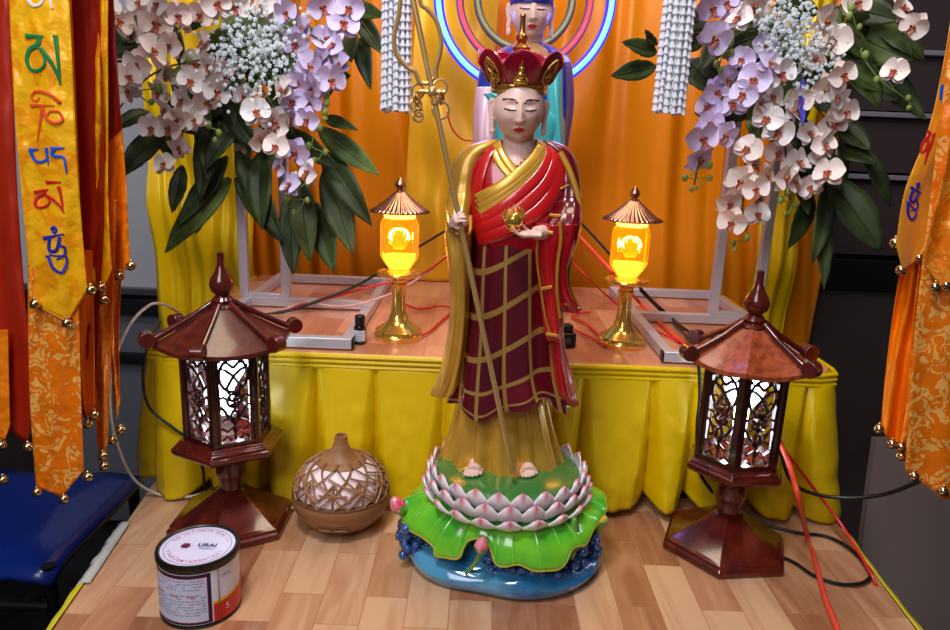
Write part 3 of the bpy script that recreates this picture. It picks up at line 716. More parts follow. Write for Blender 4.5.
tassel('white ruffled tassel hanging beside the staff head, left of the neon rings', -.1465, .684, 1.25, .0195)
tassel('white ruffled tassel hanging right of the neon rings', .309, .699, 1.25, .0215)
# ---------------- cables ----------------
M_cred = mat('red_cable', (214, 34, 30), .4); M_cor = mat('orange_red_cable', (232, 76, 52), .4); M_cblk = mat('black_cable', (18, 18, 20), .4)
M_cwh = mat('white_cable', (206, 196, 190), .45)
def cable(label, pts, r, m, plug=None):
    P = [at(*p) if len(p) == 3 else on(*p[:3]) if p[3] == 'z' else None for p in pts]
    o = obj('power_cable', MB().tube(crv(P, 8), r, 8), m); tag(o, label, 'cable')
    if plug: obj('plug', MB().tube([P[-1], P[-1]+V(plug)], [r*2.6, r*3.4], 10), M_black, o).location = (0, 0, 0)
    return o
z0 = .004
cable('white cable looping down past the left side of the lantern and along the wooden table', [(178, 312, 1.36), (165, 305, 1.28), (150, 305, 1.22), (130, 325, 1.17), (113, 365, 1.16), (110, 405, 1.16), (116, 440, 1.155), (133, 478, 1.15), (158, 494, .006, 'z'), (185, 497, .006, 'z'), (205, 494, 1.14), (225, 496, .009, 'z'), (255, 505, z0, 'z'), (285, 509, z0, 'z'), (296, 506, .012, 'z')], .0026, M_cwh)
cable('black cable hanging in front of the yellow skirt behind the left lantern', [(160, 322, 1.30), (148, 345, 1.18), (143, 380, 1.165), (150, 408, 1.165), (172, 427, 1.16), (195, 445, 1.16), (203, 470, 1.155), (206, 490, .005, 'z'), (225, 492, .005, 'z')], .0026, M_cblk)
A = TZ+.006
cable('pale pink cable crossing the altar from the left stand to behind the gold lamp', [(262, 312, 1.50), (285, 309, 1.47), (305, 302, 1.49), (330, 306, 1.47), (355, 305, 1.45), (385, 296, 1.44), (410, 284, 1.47), (440, 262, 1.62), (460, 240, 1.75)], .0026, mat('pale_pink_cable', (220, 170, 160), .45))
cable('black cable rising from the left stand to behind the main statue', [(255, 316, 1.44), (292, 310, 1.46), (320, 300, 1.48), (360, 284, 1.50), (400, 258, 1.58), (440, 234, 1.72), (470, 215, 1.78)], .003, M_cblk)
cable('red cable lying behind the left gold lamp', [(290, 309, 1.50), (330, 298, 1.50), (365, 288, 1.50), (400, 280, 1.50), (425, 272, 1.52), (445, 258, 1.60), (470, 240, 1.72)], .0026, M_cred)
cable('red cable curling over the altar top left of the main statue', [(404, 338, A, 'z'), (425, 334, A, 'z'), (440, 322, A, 'z'), (452, 310, A, 'z'), (442, 306, A, 'z'), (420, 309, A, 'z'), (405, 304, A, 'z')], .0024, M_cred)
cable('thin red wire hanging between the staff rings and the rear statue', [(447, 112, 1.55), (452, 128, 1.55), (462, 139, 1.55), (478, 141, 1.55)], .0018, M_cred)
cable('thick orange red cable running down across the altar beside the right gold lamp', [(578, 235, 1.62), (592, 250, 1.55), (615, 275, 1.46), (640, 303, A+.004, 'z'), (662, 325, A, 'z'), (684, 343, A, 'z'), (700, 352, 1.24)], .0042, M_cor)
cable('thin red cable draped behind the right gold lamp', [(572, 262, 1.62), (590, 280, 1.56), (612, 300, A, 'z'), (640, 322, A, 'z'), (665, 335, A, 'z'), (690, 345, A, 'z')], .0024, M_cred)
cable('upper black cable stretched from the main statue towards the right stand', [(580, 222, 1.66), (600, 243, 1.6), (622, 268, 1.55), (645, 293, 1.48), (665, 312, A+.002, 'z'), (690, 332, A+.02, 'z'), (715, 338, A, 'z')], .003, M_cblk)
cable('black cable falling from the altar edge behind the right lantern', [(640, 290, 1.56), (662, 312, A+.002, 'z'), (680, 328, A+.002, 'z'), (690, 343, 1.20), (698, 362, 1.165), (700, 395, 1.16), (697, 430, 1.16), (699, 470, 1.155), (712, 492, 1.15), (718, 505, .005, 'z')], .003, M_cblk)
cable('red cable looped at the foot of the right gold lamp', [(575, 330, A, 'z'), (592, 338, A, 'z'), (606, 345, A, 'z'), (588, 325, A, 'z'), (572, 316, A, 'z'), (590, 312, A, 'z')], .0022, M_cred)
cable('thick orange red cable hanging past the right lantern down to the front of the table', [(772, 430, 1.10), (779, 440, 1.08), (790, 468, 1.03), (799, 500, .98), (807, 535, .006, 'z'), (817, 568, .006, 'z'), (826, 600, .006, 'z'), (842, 640, .006, 'z')], .0042, M_cor)
cable('thin red cable curving over the right edge of the wooden table', [(776, 438, 1.14), (792, 460, 1.13), (815, 490, 1.13), (838, 520, 1.10), (856, 548, 1.05), (868, 568, 1.0), (874, 580, .98), (880, 596, .97)], .0026, M_cred)
cable('black cable sweeping from the right lantern up behind the right streamers', [(774, 428, 1.13), (780, 452, 1.12), (792, 482, 1.11), (815, 494, 1.10), (850, 498, 1.08), (885, 494, 1.05), (915, 483, 1.0), (950, 465, .96), (975, 450, .94)], .0032, M_cblk)
cable('black cable looping flat on the wooden table right of the lantern', [(752, 520, .004, 'z'), (775, 527, .004, 'z'), (800, 533, .004, 'z'), (825, 536, .004, 'z'), (845, 545, .006, 'z'), (862, 560, .006, 'z'), (871, 574, .006, 'z'), (862, 583, .006, 'z'), (840, 584, .004, 'z'), (815, 576, .004, 'z'), (795, 563, .004, 'z'), (778, 555, .004, 'z')], .0028, M_cblk)
# ---------------- figures ----------------
def G(x, w): return math.exp(-(x/w)**2)
def head_mesh(mb, c, w, tilt=0.0, yaw=0.0, ears=1.0, n=96):
    """head as one deformed sphere; w = face width; front is -Y"""
    R = Matrix.Rotation(yaw, 3, 'Z') @ Matrix.Rotation(tilt, 3, 'X'); rows = []
    for i in range(n+1):
        ph = -PI/2+PI*i/n; row = []
        for k in range(n):
            th = 2*PI*k/n; x = cos(ph)*cos(th); y = cos(ph)*sin(th); z = sin(ph)
            X = x*.5; Y = y*.56; Z = z*.66
            if Z < 0:
                j = min(1, -Z/.66); X *= 1-.17*j**2.0; Y *= 1-.08*j; 
                if Y > 0: Y *= 1-.35*j
            if Y < 0:
                f = 1.0
                d = 0
                zz = Z; ax = abs(X)
                # nose
                if -.24 < zz < .22: 
                    q = (.22-zz)/.46; d += (.02+.105*q**1.3)*G(X, .045+.03*q)*(1 if zz > -.17 else max(0, 1-(-.17-zz)/.07))
                d += .03*G(ax-.055, .03)*G(zz+.16, .035)
                d += -.045*G(ax-.19, .11)*G(zz-.10, .085)          # sockets
                d += .045*G(ax-.19, .085)*G(zz-.055, .05)          # lids
                d += .018*G(ax-.18, .14)*G(zz-.22, .04)            # brow
                d += .028*G(ax-.25, .13)*G(zz+.12, .13)            # cheeks
                lw = .105*(1 if True else 1)
                d += .040*G(X, .12)*G(zz+.315, .030)+.050*G(X, .09)*G(zz+.375, .028)
                d += -.02*G(X, .1)*G(zz+.345, .010) - .015*G(X, .02)*G(zz+.255, .03)
                d += -.02*G(X, .12)*G(zz+.44, .03)+.045*G(X, .12)*G(zz+.53, .07)
                Y -= d
            row.append(V(c)+R@(V((X, Y, Z))*w))
        rows.append(row)
    mb.grid(rows, True, 0, (True, True))
    for s in (-1, 1):
        if ears:
            pts = [(s*.49, .03, .12), (s*.54, .05, .16), (s*.575, .08, .08), (s*.56, .07, -.06), (s*.53, .04, -.2), (s*.535, .04, -.38), (s*.525, .02, -.5*ears), (s*.5, .0, -.42)]
            mb.tube([V(c)+R@(V(p)*w) for p in crv([V(p) for p in pts], 3)], [w*.045]*4+[w*.055]*10+[w*.06]*4+[w*.04]*4, 8)
            mb.ell(V(c)+R@(V((s*.52, .06, -.02))*w), (w*.03, w*.09, w*.2), 12, 8, R=R)
    return R
def hand(mb, wrist, dirv, palmn, L, side, curl=.5, spread=.1, thumb=.6):
    """wrist point, pointing direction, palm normal (towards the grip), length L; side=+1 thumb towards d x n"""
    d = V(dirv).normalized(); n = V(palmn); n = (n-d*n.dot(d)).normalized(); s = d.cross(n)*side
    w = V(wrist); pl = L*.48
    mb.tube([w-d*L*.15, w+d*pl*.25, w+d*pl*.7, w+d*pl], [L*.13, L*.16, L*.21, L*.19], 12, up=tuple(n), flat=.5)
    fl = [.46, .52, .48, .38]
    for i in range(4):
        o = (1.5-i)*L*.105; p = w+d*pl*(.92-.03*abs(i-1))+s*o; dirf = (d+s*(1.5-i)*spread).normalized(); a = .25*curl; pts = [p-dirf*L*.06]; r = [L*.052]
        seg = fl[i]*L/3
        for q in range(3):
            dd = dirf*cos(a)+n*sin(a); pts.append(pts[-1]+dd*(seg+(L*.06 if q == 0 else 0))); r.append(L*(.048-.006*q)); a += curl*(1.0+.1*q)
        mb.tube(pts, r, 8); mb.ell(pts[-1], (r[-1],)*3, 8, 6)
    p = w+d*pl*.25+s*L*.13; dd = (d*.65+s*.75+n*thumb*.5).normalized(); q1 = p+dd*L*.2; dd2 = (d*.8+s*.25+n*thumb).normalized(); q2 = q1+dd2*L*.17
    mb.tube([p-dd*L*.05, q1, q1.lerp(q2, .6), q2], [L*.07, L*.06, L*.055, L*.045], 8); mb.ell(q2, (L*.045,)*3, 8, 6)
def foot(mb, heel, toe_dir, L):
    d = V(toe_dir).normalized(); s = V((-d.y, d.x, 0)); h = V(heel)
    mb.tube([h+V((0, 0, L*.2))-d*L*.1, h+V((0, 0, L*.16)), h+d*L*.35+V((0, 0, L*.15)), h+d*L*.75+V((0, 0, L*.1))], [L*.14, L*.17, L*.17, L*.19], 12, flat=.9)
    for i in range(5):
        o = (i-2)*L*.085; q = h+d*L*(.80-.025*(i-1.2)**2*.8)+s*o
        rr = L*(.062 if i != 0 else .075); mb.tube([q-d*L*.12+V((0, 0, L*.09)), q+d*L*.08+V((0, 0, L*.075))], [rr, rr], 8); mb.ell(q+d*L*.09+V((0, 0, L*.07)), (rr, rr, rr*.9), 10, 8)
def remeshed(name, mb, mats, parent, vox, paint=None, smooth_it=6):
    o = obj(name, mb, mats, parent)
    md = o.modifiers.new('r', 'REMESH'); md.mode = 'VOXEL'; md.voxel_size = vox; md.use_smooth_shade = True
    ms = o.modifiers.new('s', 'SMOOTH'); ms.factor = .5; ms.iterations = smooth_it
    dg = bpy.context.evaluated_depsgraph_get(); me = bpy.data.meshes.new_from_object(o.evaluated_get(dg))
    o.modifiers.clear(); o.data = me
    me.materials.clear()
    for x in mats: me.materials.append(x)
    for p in me.polygons: p.use_smooth = True
    if paint:
        off = root_of(o).location
        for p in me.polygons: p.material_index = paint(V(p.center)+off)
    else:
        for p in me.polygons: p.material_index = 0
    return o
def face_paint(c, w, R):
    Ri = R.transposed()
    def f(p):
        q = (Ri@(p-V(c)))/w
        if q.y > -.15 or abs(q.x) > .42: return 0
        x, z = abs(q.x), q.z
        if x < .125*(1) and abs(z+.345) < .058*(1-(x/.13)**1.6): return 1
        bz = .235-.9*(x-.2)**2*1.2-(.04 if x < .1 else 0)
        if .06 < x < .36 and abs(z-bz) < .017: return 2
        lz = .035+.6*(x-.19)**2
        if .08 < x < .32 and abs(z-lz) < .016: return 2
        return 0
    return f
def loft_rows(mb, rows, n=72, sub=8, fold=None, mi=0, caps=(False, False), uvs=None, expo=1.0, hem=None):
    """rows: (py, xl, xr, Y, ry) measured ring by ring; fold(theta, t)->radial factor"""
    R_ = cr(rows, sub); out = []; N = len(R_)
    for i, (py, xl, xr, Y, ry) in enumerate(R_):
        a = at(xl, py, Y); b = at(xr, py, Y); c = (a+b)/2; rx = (b.x-a.x)/2; t = i/(N-1); ring = []
        for k in range(n):
            th = 2*PI*k/n; f = 1+(fold(th, t) if fold else 0)
            cx, sx = cos(th), sin(th)
            ex = abs(cx)**expo*(1 if cx > 0 else -1); ey = abs(sx)**expo*(1 if sx > 0 else -1)
            z = c.z+(b.z-a.z)/2*cx
            if hem: z += hem(th, t)
            ring.append(V((c.x+rx*f*ex, Y-ry*f*ey, z)))
        out.append(ring)
    mb.grid(out, True, mi, caps, uvf=(lambda i, j: uvs(2*PI*j/n, i/(N-1))) if uvs else None)
    return out
YS = 1.045
fig = thing('robed_statue', 'large painted crowned monk statue in red and gold robes on a lotus pedestal', 'statue', (.06, 1.01, 0))
hc = at(519, 109, YS-.024); hw = .0675
mb = MB(); Rh = head_mesh(mb, hc, hw, rad(9), rad(1), 1.0, 110)
nk = at(519, 135, YS-.008); 
mb.tube([hc+V((0, .004, -.01)), nk, at(518, 152, YS-.004), at(518, 168, YS)], [.021, .0215, .026, .045], 20)
mb.tube([at(518, 160, YS), at(516, 200, YS), at(512, 260, YS), at(508, 330, YS)], [.040, .050, .045, .046], 20)
for fx, s in ((477, -1), (525, 1)):
    an = at(fx+2, 452, 1.035); mb.tube([at(508+s*14, 330, YS+.005), at(fx+2-s*6, 400, YS+.004), an], [.026, .018, .012], 12)
    toe = on(fx, 473, .1545); foot(mb, V((toe.x, toe.y+.036, .1545)), (.12*s, -1, 0), .060)
# right arm (photo left) up to the staff, left arm (photo right) to the jewel
STAFF = [at(409, -30, .945), at(411, 0, .95), at(435, 78, .955), at(462, 221, .962), at(478, 300, .966), at(512, 470, .972)]
hp = at(461, 221, .9535)
mb.tube([at(472, 165, YS), at(460, 205, YS-.01), at(459, 224, .99), hp+V((-.001, .014, -.001))], [.024, .018, .013, .009], 12)
hand(mb, hp+V((-.013, .012, -.004)), (.35, -.8, .45), (1, .3, 0), .042, -1, 1.15, .03, .9)
jp = at(514, 219, .952)
mb.tube([at(562, 165, YS), at(564, 208, YS-.01), at(550, 232, .985), at(536, 233, .958)], [.024, .018, .013, .009], 12)
hand(mb, at(536, 235, .955), (-1, -.15, .05), (0, -.15, 1), .046, 1, .45, .05, .7)
body = remeshed('body', mb, [M_skin, M_lip, M_brow], fig, .00095, face_paint(hc, hw, Rh), 3)

# under skirt, gold
def fold_under(th, t): return (.02+.17*t)*(.6*sin(10*th+2*sin(3*th)+1.2*t)+.4*sin(19*th+2*t))
def hem_under(th, t):
    k = max(0, t-.8)/.2; c = 0
    for a in (rad(122), rad(70)): c += G(((th-a+PI) % (2*PI))-PI, .26)
    return k*(.030*c+.002*sin(9*th))
mb = MB(); loft_rows(mb, [(372, 466, 541, YS, .044), (400, 459, 545, YS, .048), (430, 453, 550, YS, .052), (450, 448, 554, YS, .056), (462, 445, 557, YS, .060), (469, 444, 559, YS, .062)], 144, 8, fold_under, hem=hem_under)
obj('under_robe', mb, M_goldr, fig, solid=.0018, sharp=80)
# patchwork robe
def fold_red(th, t): return (.008+.045*t)*(sin(9*th+1.4*sin(2*th)+1.5*t)+.35*sin(17*th-2*t))
def hem_red(th, t):
    f = max(0, t-.45)/.55
    x = cos(th); fr = .6+.4*sin(th)
    dz = -.020*G(x+.45, .3)+.014*G(x-.45, .22)-.028*G(x-1.0, .28)-.006*G(x+1, .2)+.004*sin(8*th)
    return f*f*dz*fr
mb = MB(); loft_rows(mb, [(222, 470, 560, YS-.004, .050), (250, 466, 560, YS-.004, .053), (290, 463, 560, YS-.002, .054), (330, 460, 560, YS, .056), (365, 455, 563, YS, .060), (385, 451, 568, YS, .066), (394, 449, 571, YS, .069)], 216, 9, fold_red, hem=hem_red, uvs=lambda th, t: (th/(2*PI)*13+.35+.25*t, t*5.4+.35*sin(th*2)))
obj('patchwork_robe', mb, M_robeg, fig, solid=.002, sharp=80)
# upper body: chest shell with diagonal wraps
chest = [(140, 499, 541, YS-.003, .026), (146, 486, 555, YS-.002, .031), (153, 470, 568, YS, .037), (164, 462, 575, YS, .044), (182, 461, 575, YS-.002, .050), (204, 464, 573, YS-.004, .053), (228, 468, 566, YS-.005, .055), (246, 470, 562, YS-.004, .052)]
CH = cr(chest, 6)
def chest_pt(px, py, off=0.0):
    for i in range(len(CH)-1):
        if CH[i][0] <= py <= CH[i+1][0]:
            f = (py-CH[i][0])/max(1e-6, CH[i+1][0]-CH[i][0]); r_ = [CH[i][j]+(CH[i+1][j]-CH[i][j])*f for j in range(5)]; break
    else: r_ = CH[0] if py < CH[0][0] else CH[-1]
    _, xl, xr, Y, ry = r_
    cx = (xl+xr)/2; u = max(-.999, min(.999, (px-cx)/((xr-xl)/2)))
    yy = Y-(ry+off)*math.sqrt(1-u*u)**.9
    return at(px, py, yy-off*.2)
def band(mb, pts, wd, off=.002, bulge=.003, n=10, mi=0, steps=8):
    """a strip lying on the chest along (px,py) points; wd in px"""
    P = cr(pts, steps); rows = []
    W = wd if hasattr(wd, '__len__') else (wd, wd)
    for i, p in enumerate(P):
        q = P[min(i+1, len(P)-1)]; o_ = P[max(0, i-1)]; d = V((q[0]-o_[0], q[1]-o_[1])).normalized(); nn = V((-d.y, d.x)); w_ = W[0]+(W[1]-W[0])*i/(len(P)-1); row = []
        for k in range(n+1):
            s = k/n*2-1; row.append(chest_pt(p[0]+nn.x*s*w_/2, p[1]+nn.y*s*w_/2, off+bulge*(1-s*s)**.5-(.0025 if abs(s) == 1 else 0)))
        rows.append(row)
    mb.grid(rows, False, mi)
mb = MB(); loft_rows(mb, chest, 96, 8, lambda th, t: .012*t*sin(13*th), caps=(False, True))
# open the V neck: drop front faces above the V
vv = at(512, 166, 0)
keep = []
for f, mi in zip(mb.f, mb.m):
    c = sum((mb.v[i] for i in f), V((0, 0, 0)))/len(f)
    zt_ = at(512, 167, YS-.04).z; dx = abs(c.x-at(514, 150, YS).x)
    keep.append(not (c.y < YS-.008 and c.z > zt_ and dx < (c.z-zt_)*1.0+.003))
mb.m = [m_ for m_, k in zip(mb.m, keep) if k]; mb.f = [f for f, k in zip(mb.f, keep) if k]
obj('tunic', mb, M_red, fig, solid=.0016, sharp=80)
mb = MB()
band(mb, [(497, 141), (500, 150), (506, 160), (516, 172), (528, 184)], (7, 8), .0022, .0015)
band(mb, [(492, 144), (495, 154), (501, 165), (512, 177), (524, 188)], (7, 8), .0012, .0015)
for k, (o_, w_) in enumerate(((0, 9), (7.5, 9), (15, 9), (22, 8))):
    q = o_*.75; band(mb, [(543-o_*.1+q*.15, 141+q*.5), (537+q*.1, 154+q*.8), (522, 170+q), (500, 187+q), (476+q*.15, 199+q*1.15)], (w_+1, w_+2), .0046-.0006*k, .0014)
obj('gold_collar', mb, M_goldr, fig, solid=.001, sharp=80)
mb = MB()
band(mb, [(548, 145), (549, 157), (538, 176), (516, 196), (490, 214), (470, 222)], (10, 14), .003, .0022)
band(mb, [(555, 147), (556, 164), (545, 186), (522, 207), (496, 222), (472, 232)], (13, 16), .003, .0026)
band(mb, [(562, 150), (562, 170), (552, 196), (532, 216), (504, 232), (476, 240)], (14, 16), .003, .0026)
band(mb, [(492, 146), (486, 160), (480, 178), (475, 200), (472, 216)], (9, 12), .002, .002)
obj('red_sash', mb, M_red2, fig, solid=.001, sharp=80)
# gold sleeve, photo left
def fold_s(k, a, ph=0): return lambda th, t: a*t*(sin(k*th+ph+3*t)+.4*sin((2*k+1)*th))
mb = MB(); loft_rows(mb, [(140, 486, 503, YS, .020), (147, 466, 498, YS, .028), (158, 455, 486, YS, .030), (172, 452, 479, YS-.003, .030), (190, 449, 476, YS-.008, .030), (206, 446, 473, YS-.02, .034), (218, 446, 470, YS-.030, .034), (230, 446, 470, YS-.034, .030)], 60, 8, fold_s(5, .05), caps=(True, False), expo=.9)
obj('gold_sleeve', mb, M_goldr, fig, solid=.0012, sharp=80)
mb = MB(); loft_rows(mb, [(226, 447, 471, YS-.034, .030), (236, 445, 471, YS-.036, .030), (262, 448, 470, YS-.04, .028), (300, 451, 469, YS-.035, .024), (330, 449, 467, YS-.03, .022), (355, 445, 464, YS-.026, .020), (375, 440, 460, YS-.024, .018), (388, 434, 457, YS-.022, .015), (395, 432, 452, YS-.022, .010)], 72, 8, fold_s(6, .13), caps=(False, True), expo=.9)
obj('hanging_gold_sleeve', mb, M_goldr, fig, solid=.0012, sharp=80)
# hollow cuff rim round the staff hand
mb = MB(); cp = [at(447, 212, .985), at(449, 222, .975), at(453, 234, .975), at(463, 239, .977), at(470, 230, .985), at(470, 216, .995)]
mb.tube(crv(cp, 5), .0032, 8); obj('cuff', mb, M_gold, fig)
# red sleeve, photo right
mb = MB(); loft_rows(mb, [(141, 537, 554, YS, .020), (148, 545, 568, YS, .028), (160, 552, 576, YS, .032), (178, 554, 580, YS-.004, .033), (198, 553, 581, YS-.01, .035), (214, 546, 581, YS-.03, .040), (226, 540, 580, YS-.046, .036), (238, 537, 578, YS-.05, .030)], 72, 8, fold_s(5, .06, 1), caps=(True, False), expo=.9)
obj('red_sleeve', mb, M_maroon, fig, solid=.0012, sharp=80)
mb = MB(); loft_rows(mb, [(222, 535, 580, YS-.05, .034), (240, 536, 576, YS-.048, .033), (265, 539, 568, YS-.045, .028), (285, 541, 569, YS-.04, .026), (300, 543, 575, YS-.036, .024), (309, 546, 580, YS-.034, .018)], 96, 8, lambda th, t: (.05+.10*t)*sin(7*th+1+2*t), expo=.9, hem=lambda th, t: t*t*(.012*G(cos(th)+.6, .5)-.002))
obj('hanging_red_sleeve', mb, M_red, fig, solid=.0014, sharp=80)
mb = MB(); loft_rows(mb, [(225, 533, 556, YS-.046, .030), (250, 535, 554, YS-.046, .028), (290, 539, 558, YS-.04, .024), (325, 543, 562, YS-.036, .022), (338, 546, 561, YS-.034, .018)], 72, 8, lambda th, t: (.05+.1*t)*sin(5*th+2*t), expo=.9, caps=(False, True))
obj('hanging_red_sleeve', mb, M_red2, fig, solid=.0014, sharp=80)
mb = MB(); loft_rows(mb, [(300, 545, 562, YS-.012, .03), (340, 547, 563, YS-.012, .036), (370, 549, 570, YS-.012, .036), (390, 552, 575, YS-.014, .030), (403, 566, 578, YS-.016, .014)], 72, 8, lambda th, t: .08*sin(5*th), expo=.9, caps=(False, True))
obj('robe_tail', mb, M_red, fig, solid=.0014, sharp=80)
# gold borders on the red drapery
mb = MB()
def P(px, py, Y): return at(px, py, Y)
def trim(pts, r=.002, flat=.6): mb.tube(crv([P(*p) for p in pts], 6), r, 6)
trim([(560, 152, YS-.036), (569, 170, YS-.038), (576, 190, YS-.04), (580, 206, YS-.04)], .0042)
trim([(555, 190, YS-.036), (562, 188, YS-.042), (573, 183, YS-.032)], .0016)
trim([(550, 215, YS-.060), (560, 216, YS-.066), (572, 216, YS-.056), (579, 212, YS-.04)], .0024)
trim([(538, 236, YS-.081), (537, 260, YS-.076), (541, 290, YS-.068), (545, 315, YS-.062), (551, 337, YS-.056)], .0016)
trim([(560, 222, YS-.086), (561, 240, YS-.082), (558, 262, YS-.076), (557, 290, YS-.068), (560, 318, YS-.058)], .0024)
trim([(545, 232, YS-.082), (553, 233, YS-.084)], .0028); trim([(541, 289, YS-.068), (552, 287, YS-.069)], .0026); trim([(546, 334, YS-.06), (558, 336, YS-.058)], .0026)
trim([(578, 232, YS-.048), (572, 255, YS-.048), (570, 285, YS-.045), (579, 306, YS-.036)], .0014)
trim([(548, 310, YS-.055), (556, 300, YS-.058), (565, 304, YS-.058), (579, 308, YS-.036)], .0014)
obj('gold_border', mb, M_goldr, fig)
# ---- jewel ----
mb = MB().ell(jp+V((0, 0, -.001)), (.0125, .0125, .0125), 28, 20); mb.lathe([(.008, -.016), (.010, -.013), (.007, -.011)], 20, jp)
jw = obj('jewel', mb, M_gold, fig)
mb = MB()
for k in range(6):
    a = 2*PI*k/6+.3; u = V((cos(a), sin(a)*.7, 0)); h_ = .016 if k % 2 else .021
    mb.tube([jp+u*.010+V((0, 0, -.004)), jp+u*.0145+V((0, 0, .004)), jp+u*.0125+V((0, 0, .011)), jp+u*.007+V((0, 0, h_))], [.002, .0022, .0016, .0004], 6)
obj('flame', mb, M_gold, jw)
# ---- crown ----
cb = at(519, 91, YS-.016); ct = rad(5)
Rc = Matrix.Rotation(ct, 4, 'X'); Tc = Matrix.Translation(cb) @ Rc
crown = obj('crown', MB().lathe([(.0345, -.003), (.0378, -.0035), (.0392, -.001), (.038, .002), (.0388, .0045), (.0396, .007), (.038, .009), (.0345, .009)], 64).xf(Tc), M_gold, fig)
mb = MB(); rows = []
NP = 7; n = 210
def rim(th):
    u = (((th+PI/2)/(2*PI/NP)) % 1.0+.5) % 1.0; p = abs(sin(PI*u+PI/2)) if False else cos(PI*(u-.5))
    return max(0, p)**.55
for i in range(15):
    t = i/14; row = []
    for k in range(n):
        th = 2*PI*k/n; r0 = .0365+.0185*t**1.1; e = rim(th); h = .008+t*(.021+.022*e); rr = r0+.003*e*sin(PI*t)+.002*t
        row.append(V((rr*cos(th), rr*sin(th)*.95, h)))
    rows.append(row)
mb.grid(rows, True); obj('crown_panels', mb.xf(Tc), mat('crown_crimson', (150, 10, 40), .3, coat=.6), crown, solid=.0022, sharp=80)
mb = MB(); mb.tube([Tc@V((.0572*cos(2*PI*k/210), .0572*sin(2*PI*k/210)*.952, .029+.022*rim(2*PI*k/210))) for k in range(211)], .0013, 6)
obj('crown_edging', mb, mat('crown_edge_red', (190, 30, 60), .3, coat=.6), crown)
obj('crown_cap', MB().lathe([(.037, .010), (.038, .020), (.034, .032), (.024, .040), (.010, .044), (.001, .045)], 40).xf(Tc), mat('cap_bronze', (150, 104, 50), .35, .6), crown)
for k in range(NP):
    th = -PI/2+2*PI*k/NP; u = V((cos(th), sin(th)*.95, 0)); tg = V((-sin(th), cos(th), 0)); mb = MB()
    def q(a, h, o=.0): 
        t = (h-.008)/.036; return Tc@(u*(.0385+.0185*max(0, t)**1.1+.0030+o-a*a*5)+tg*a+V((0, 0, h)))
    if k == 0:
        mb.ell(q(0, .029), (.0042,)*3, 12, 8); mb.ell(q(0, .0215), (.006, .0035, .0055), 12, 8); mb.ell(q(0, .0135), (.0095, .0035, .0035), 12, 8)
        mb.tube([q(0, .032), q(0, .039)], [.0026, .0006], 8); mb.tube([q(-.009, .011), q(.009, .011)], .0022, 8)
        for s in (-1, 1): mb.tube([q(s*.006, .019), q(s*.009, .0145), q(s*.004, .012)], .0018, 6)
    else:
        for s in (-1, 1):
            mb.tube([q(s*.002, .010), q(s*.009, .014), q(s*.0115, .023), q(s*.008, .034), q(0, .041)], .0015, 6)
            mb.tube([q(0, .013), q(s*.0045, .018), q(s*.002, .024), q(s*.006, .029), q(0, .036)], .0018, 6)
            mb.tube([q(s*.008, .014), q(s*.004, .016), q(s*.007, .020)], .0012, 6)
        mb.ell(q(0, .021), (.0025,)*3, 10, 8)
    obj('crown_relief', mb, M_golddk if k else M_gold, crown)
obj('crown_finial', MB().lathe([(.013, .042), (.0135, .045), (.0105, .047), (.0095, .050), (.012, .053), (.0125, .056), (.009, .0595), (.0062, .061), (.0065, .064), (.0088, .067), (.0085, .071), (.005, .074), (.0042, .077), (.0035, .093), (.0042, .0945), (.0035, .097), (.001, .099)], 24).xf(Tc), mat('finial_gold', (206, 140, 66), .3, .9), crown)

# ---------------- staff (separate, held) ----------------
st = thing('ringed_staff', 'tall thin gold ringed staff held by the crowned monk statue', 'staff', (.0625, .97, .155))
M_st = mat('staff_gold', (220, 180, 110), .3, .6, coat=.4)
mb = MB(); a = STAFF[1]; b_ = V((STAFF[5].x, .955, .1585)); S0 = at(409, -20, .952); S1 = at(513, 473, .955); S1.z = max(S1.z, .157)
mb.tube([S0, S1], .0037, 12); obj('shaft', mb, M_st, st)
sd = (S1-S0).normalized()
def sp(py): t = (py+20)/493; return S0.lerp(S1, t)
nd = sp(78)
mb = MB(); mb.ell(nd, (.0065, .0065, .008), 14, 10); mb.tube([nd-V((.016, 0, 0)), nd+V((.016, 0, 0))], .0034, 8); mb.tube([sp(86)-sd*.001, sp(86)+sd*.004], .0055, 10)
obj('collar', mb, M_st, st)
mb = MB()
def fr(pts): mb.tube(crv([at(x, y, .953) for x, y in pts], 6), .0030, 8)
fr([(401, -8), (400, 5), (398, 18), (394, 38), (397, 55), (407, 67), (415, 72), (420, 82), (428, 83), (434, 78)])
fr([(419, -8), (421, 4), (427, 9), (436, 20), (441, 38), (440, 52), (436, 68), (436, 78)])
obj('loop_frame', mb, M_st, st)
def rg(px, py, r, ax, w=.0017):
    c = at(px, py, .953); u = V(ax).normalized(); vv = u.cross(V((0, .3, 1))).normalized(); w2 = u.cross(vv)
    return MB().tube([c+(vv*cos(2*PI*k/20)+w2*sin(2*PI*k/20))*r for k in range(21)], w, 6, caps=False)
for (x, y, r, ax) in ((418, 91, .0085, (.6, -1, 0)), (417, 98, .0075, (1, -.5, 0)), (416, 105, .007, (.2, -1, 0)), (418, 111, .007, (1, -.8, .2)), (418, 117, .006, (.2, -1, 0)),
                     (440, 87, .009, (.1, -1, 0)), (441, 94, .006, (1, -.3, 0)), (441, 99, .006, (1, -.6, 0)), (441, 110, .0105, (.1, -1, 0))):
    obj('ring', rg(x, y, r, ax), mat('ring_brass', (206, 166, 110), .28, .6) if 'ring_brass' not in bpy.data.materials else bpy.data.materials['ring_brass'], st)

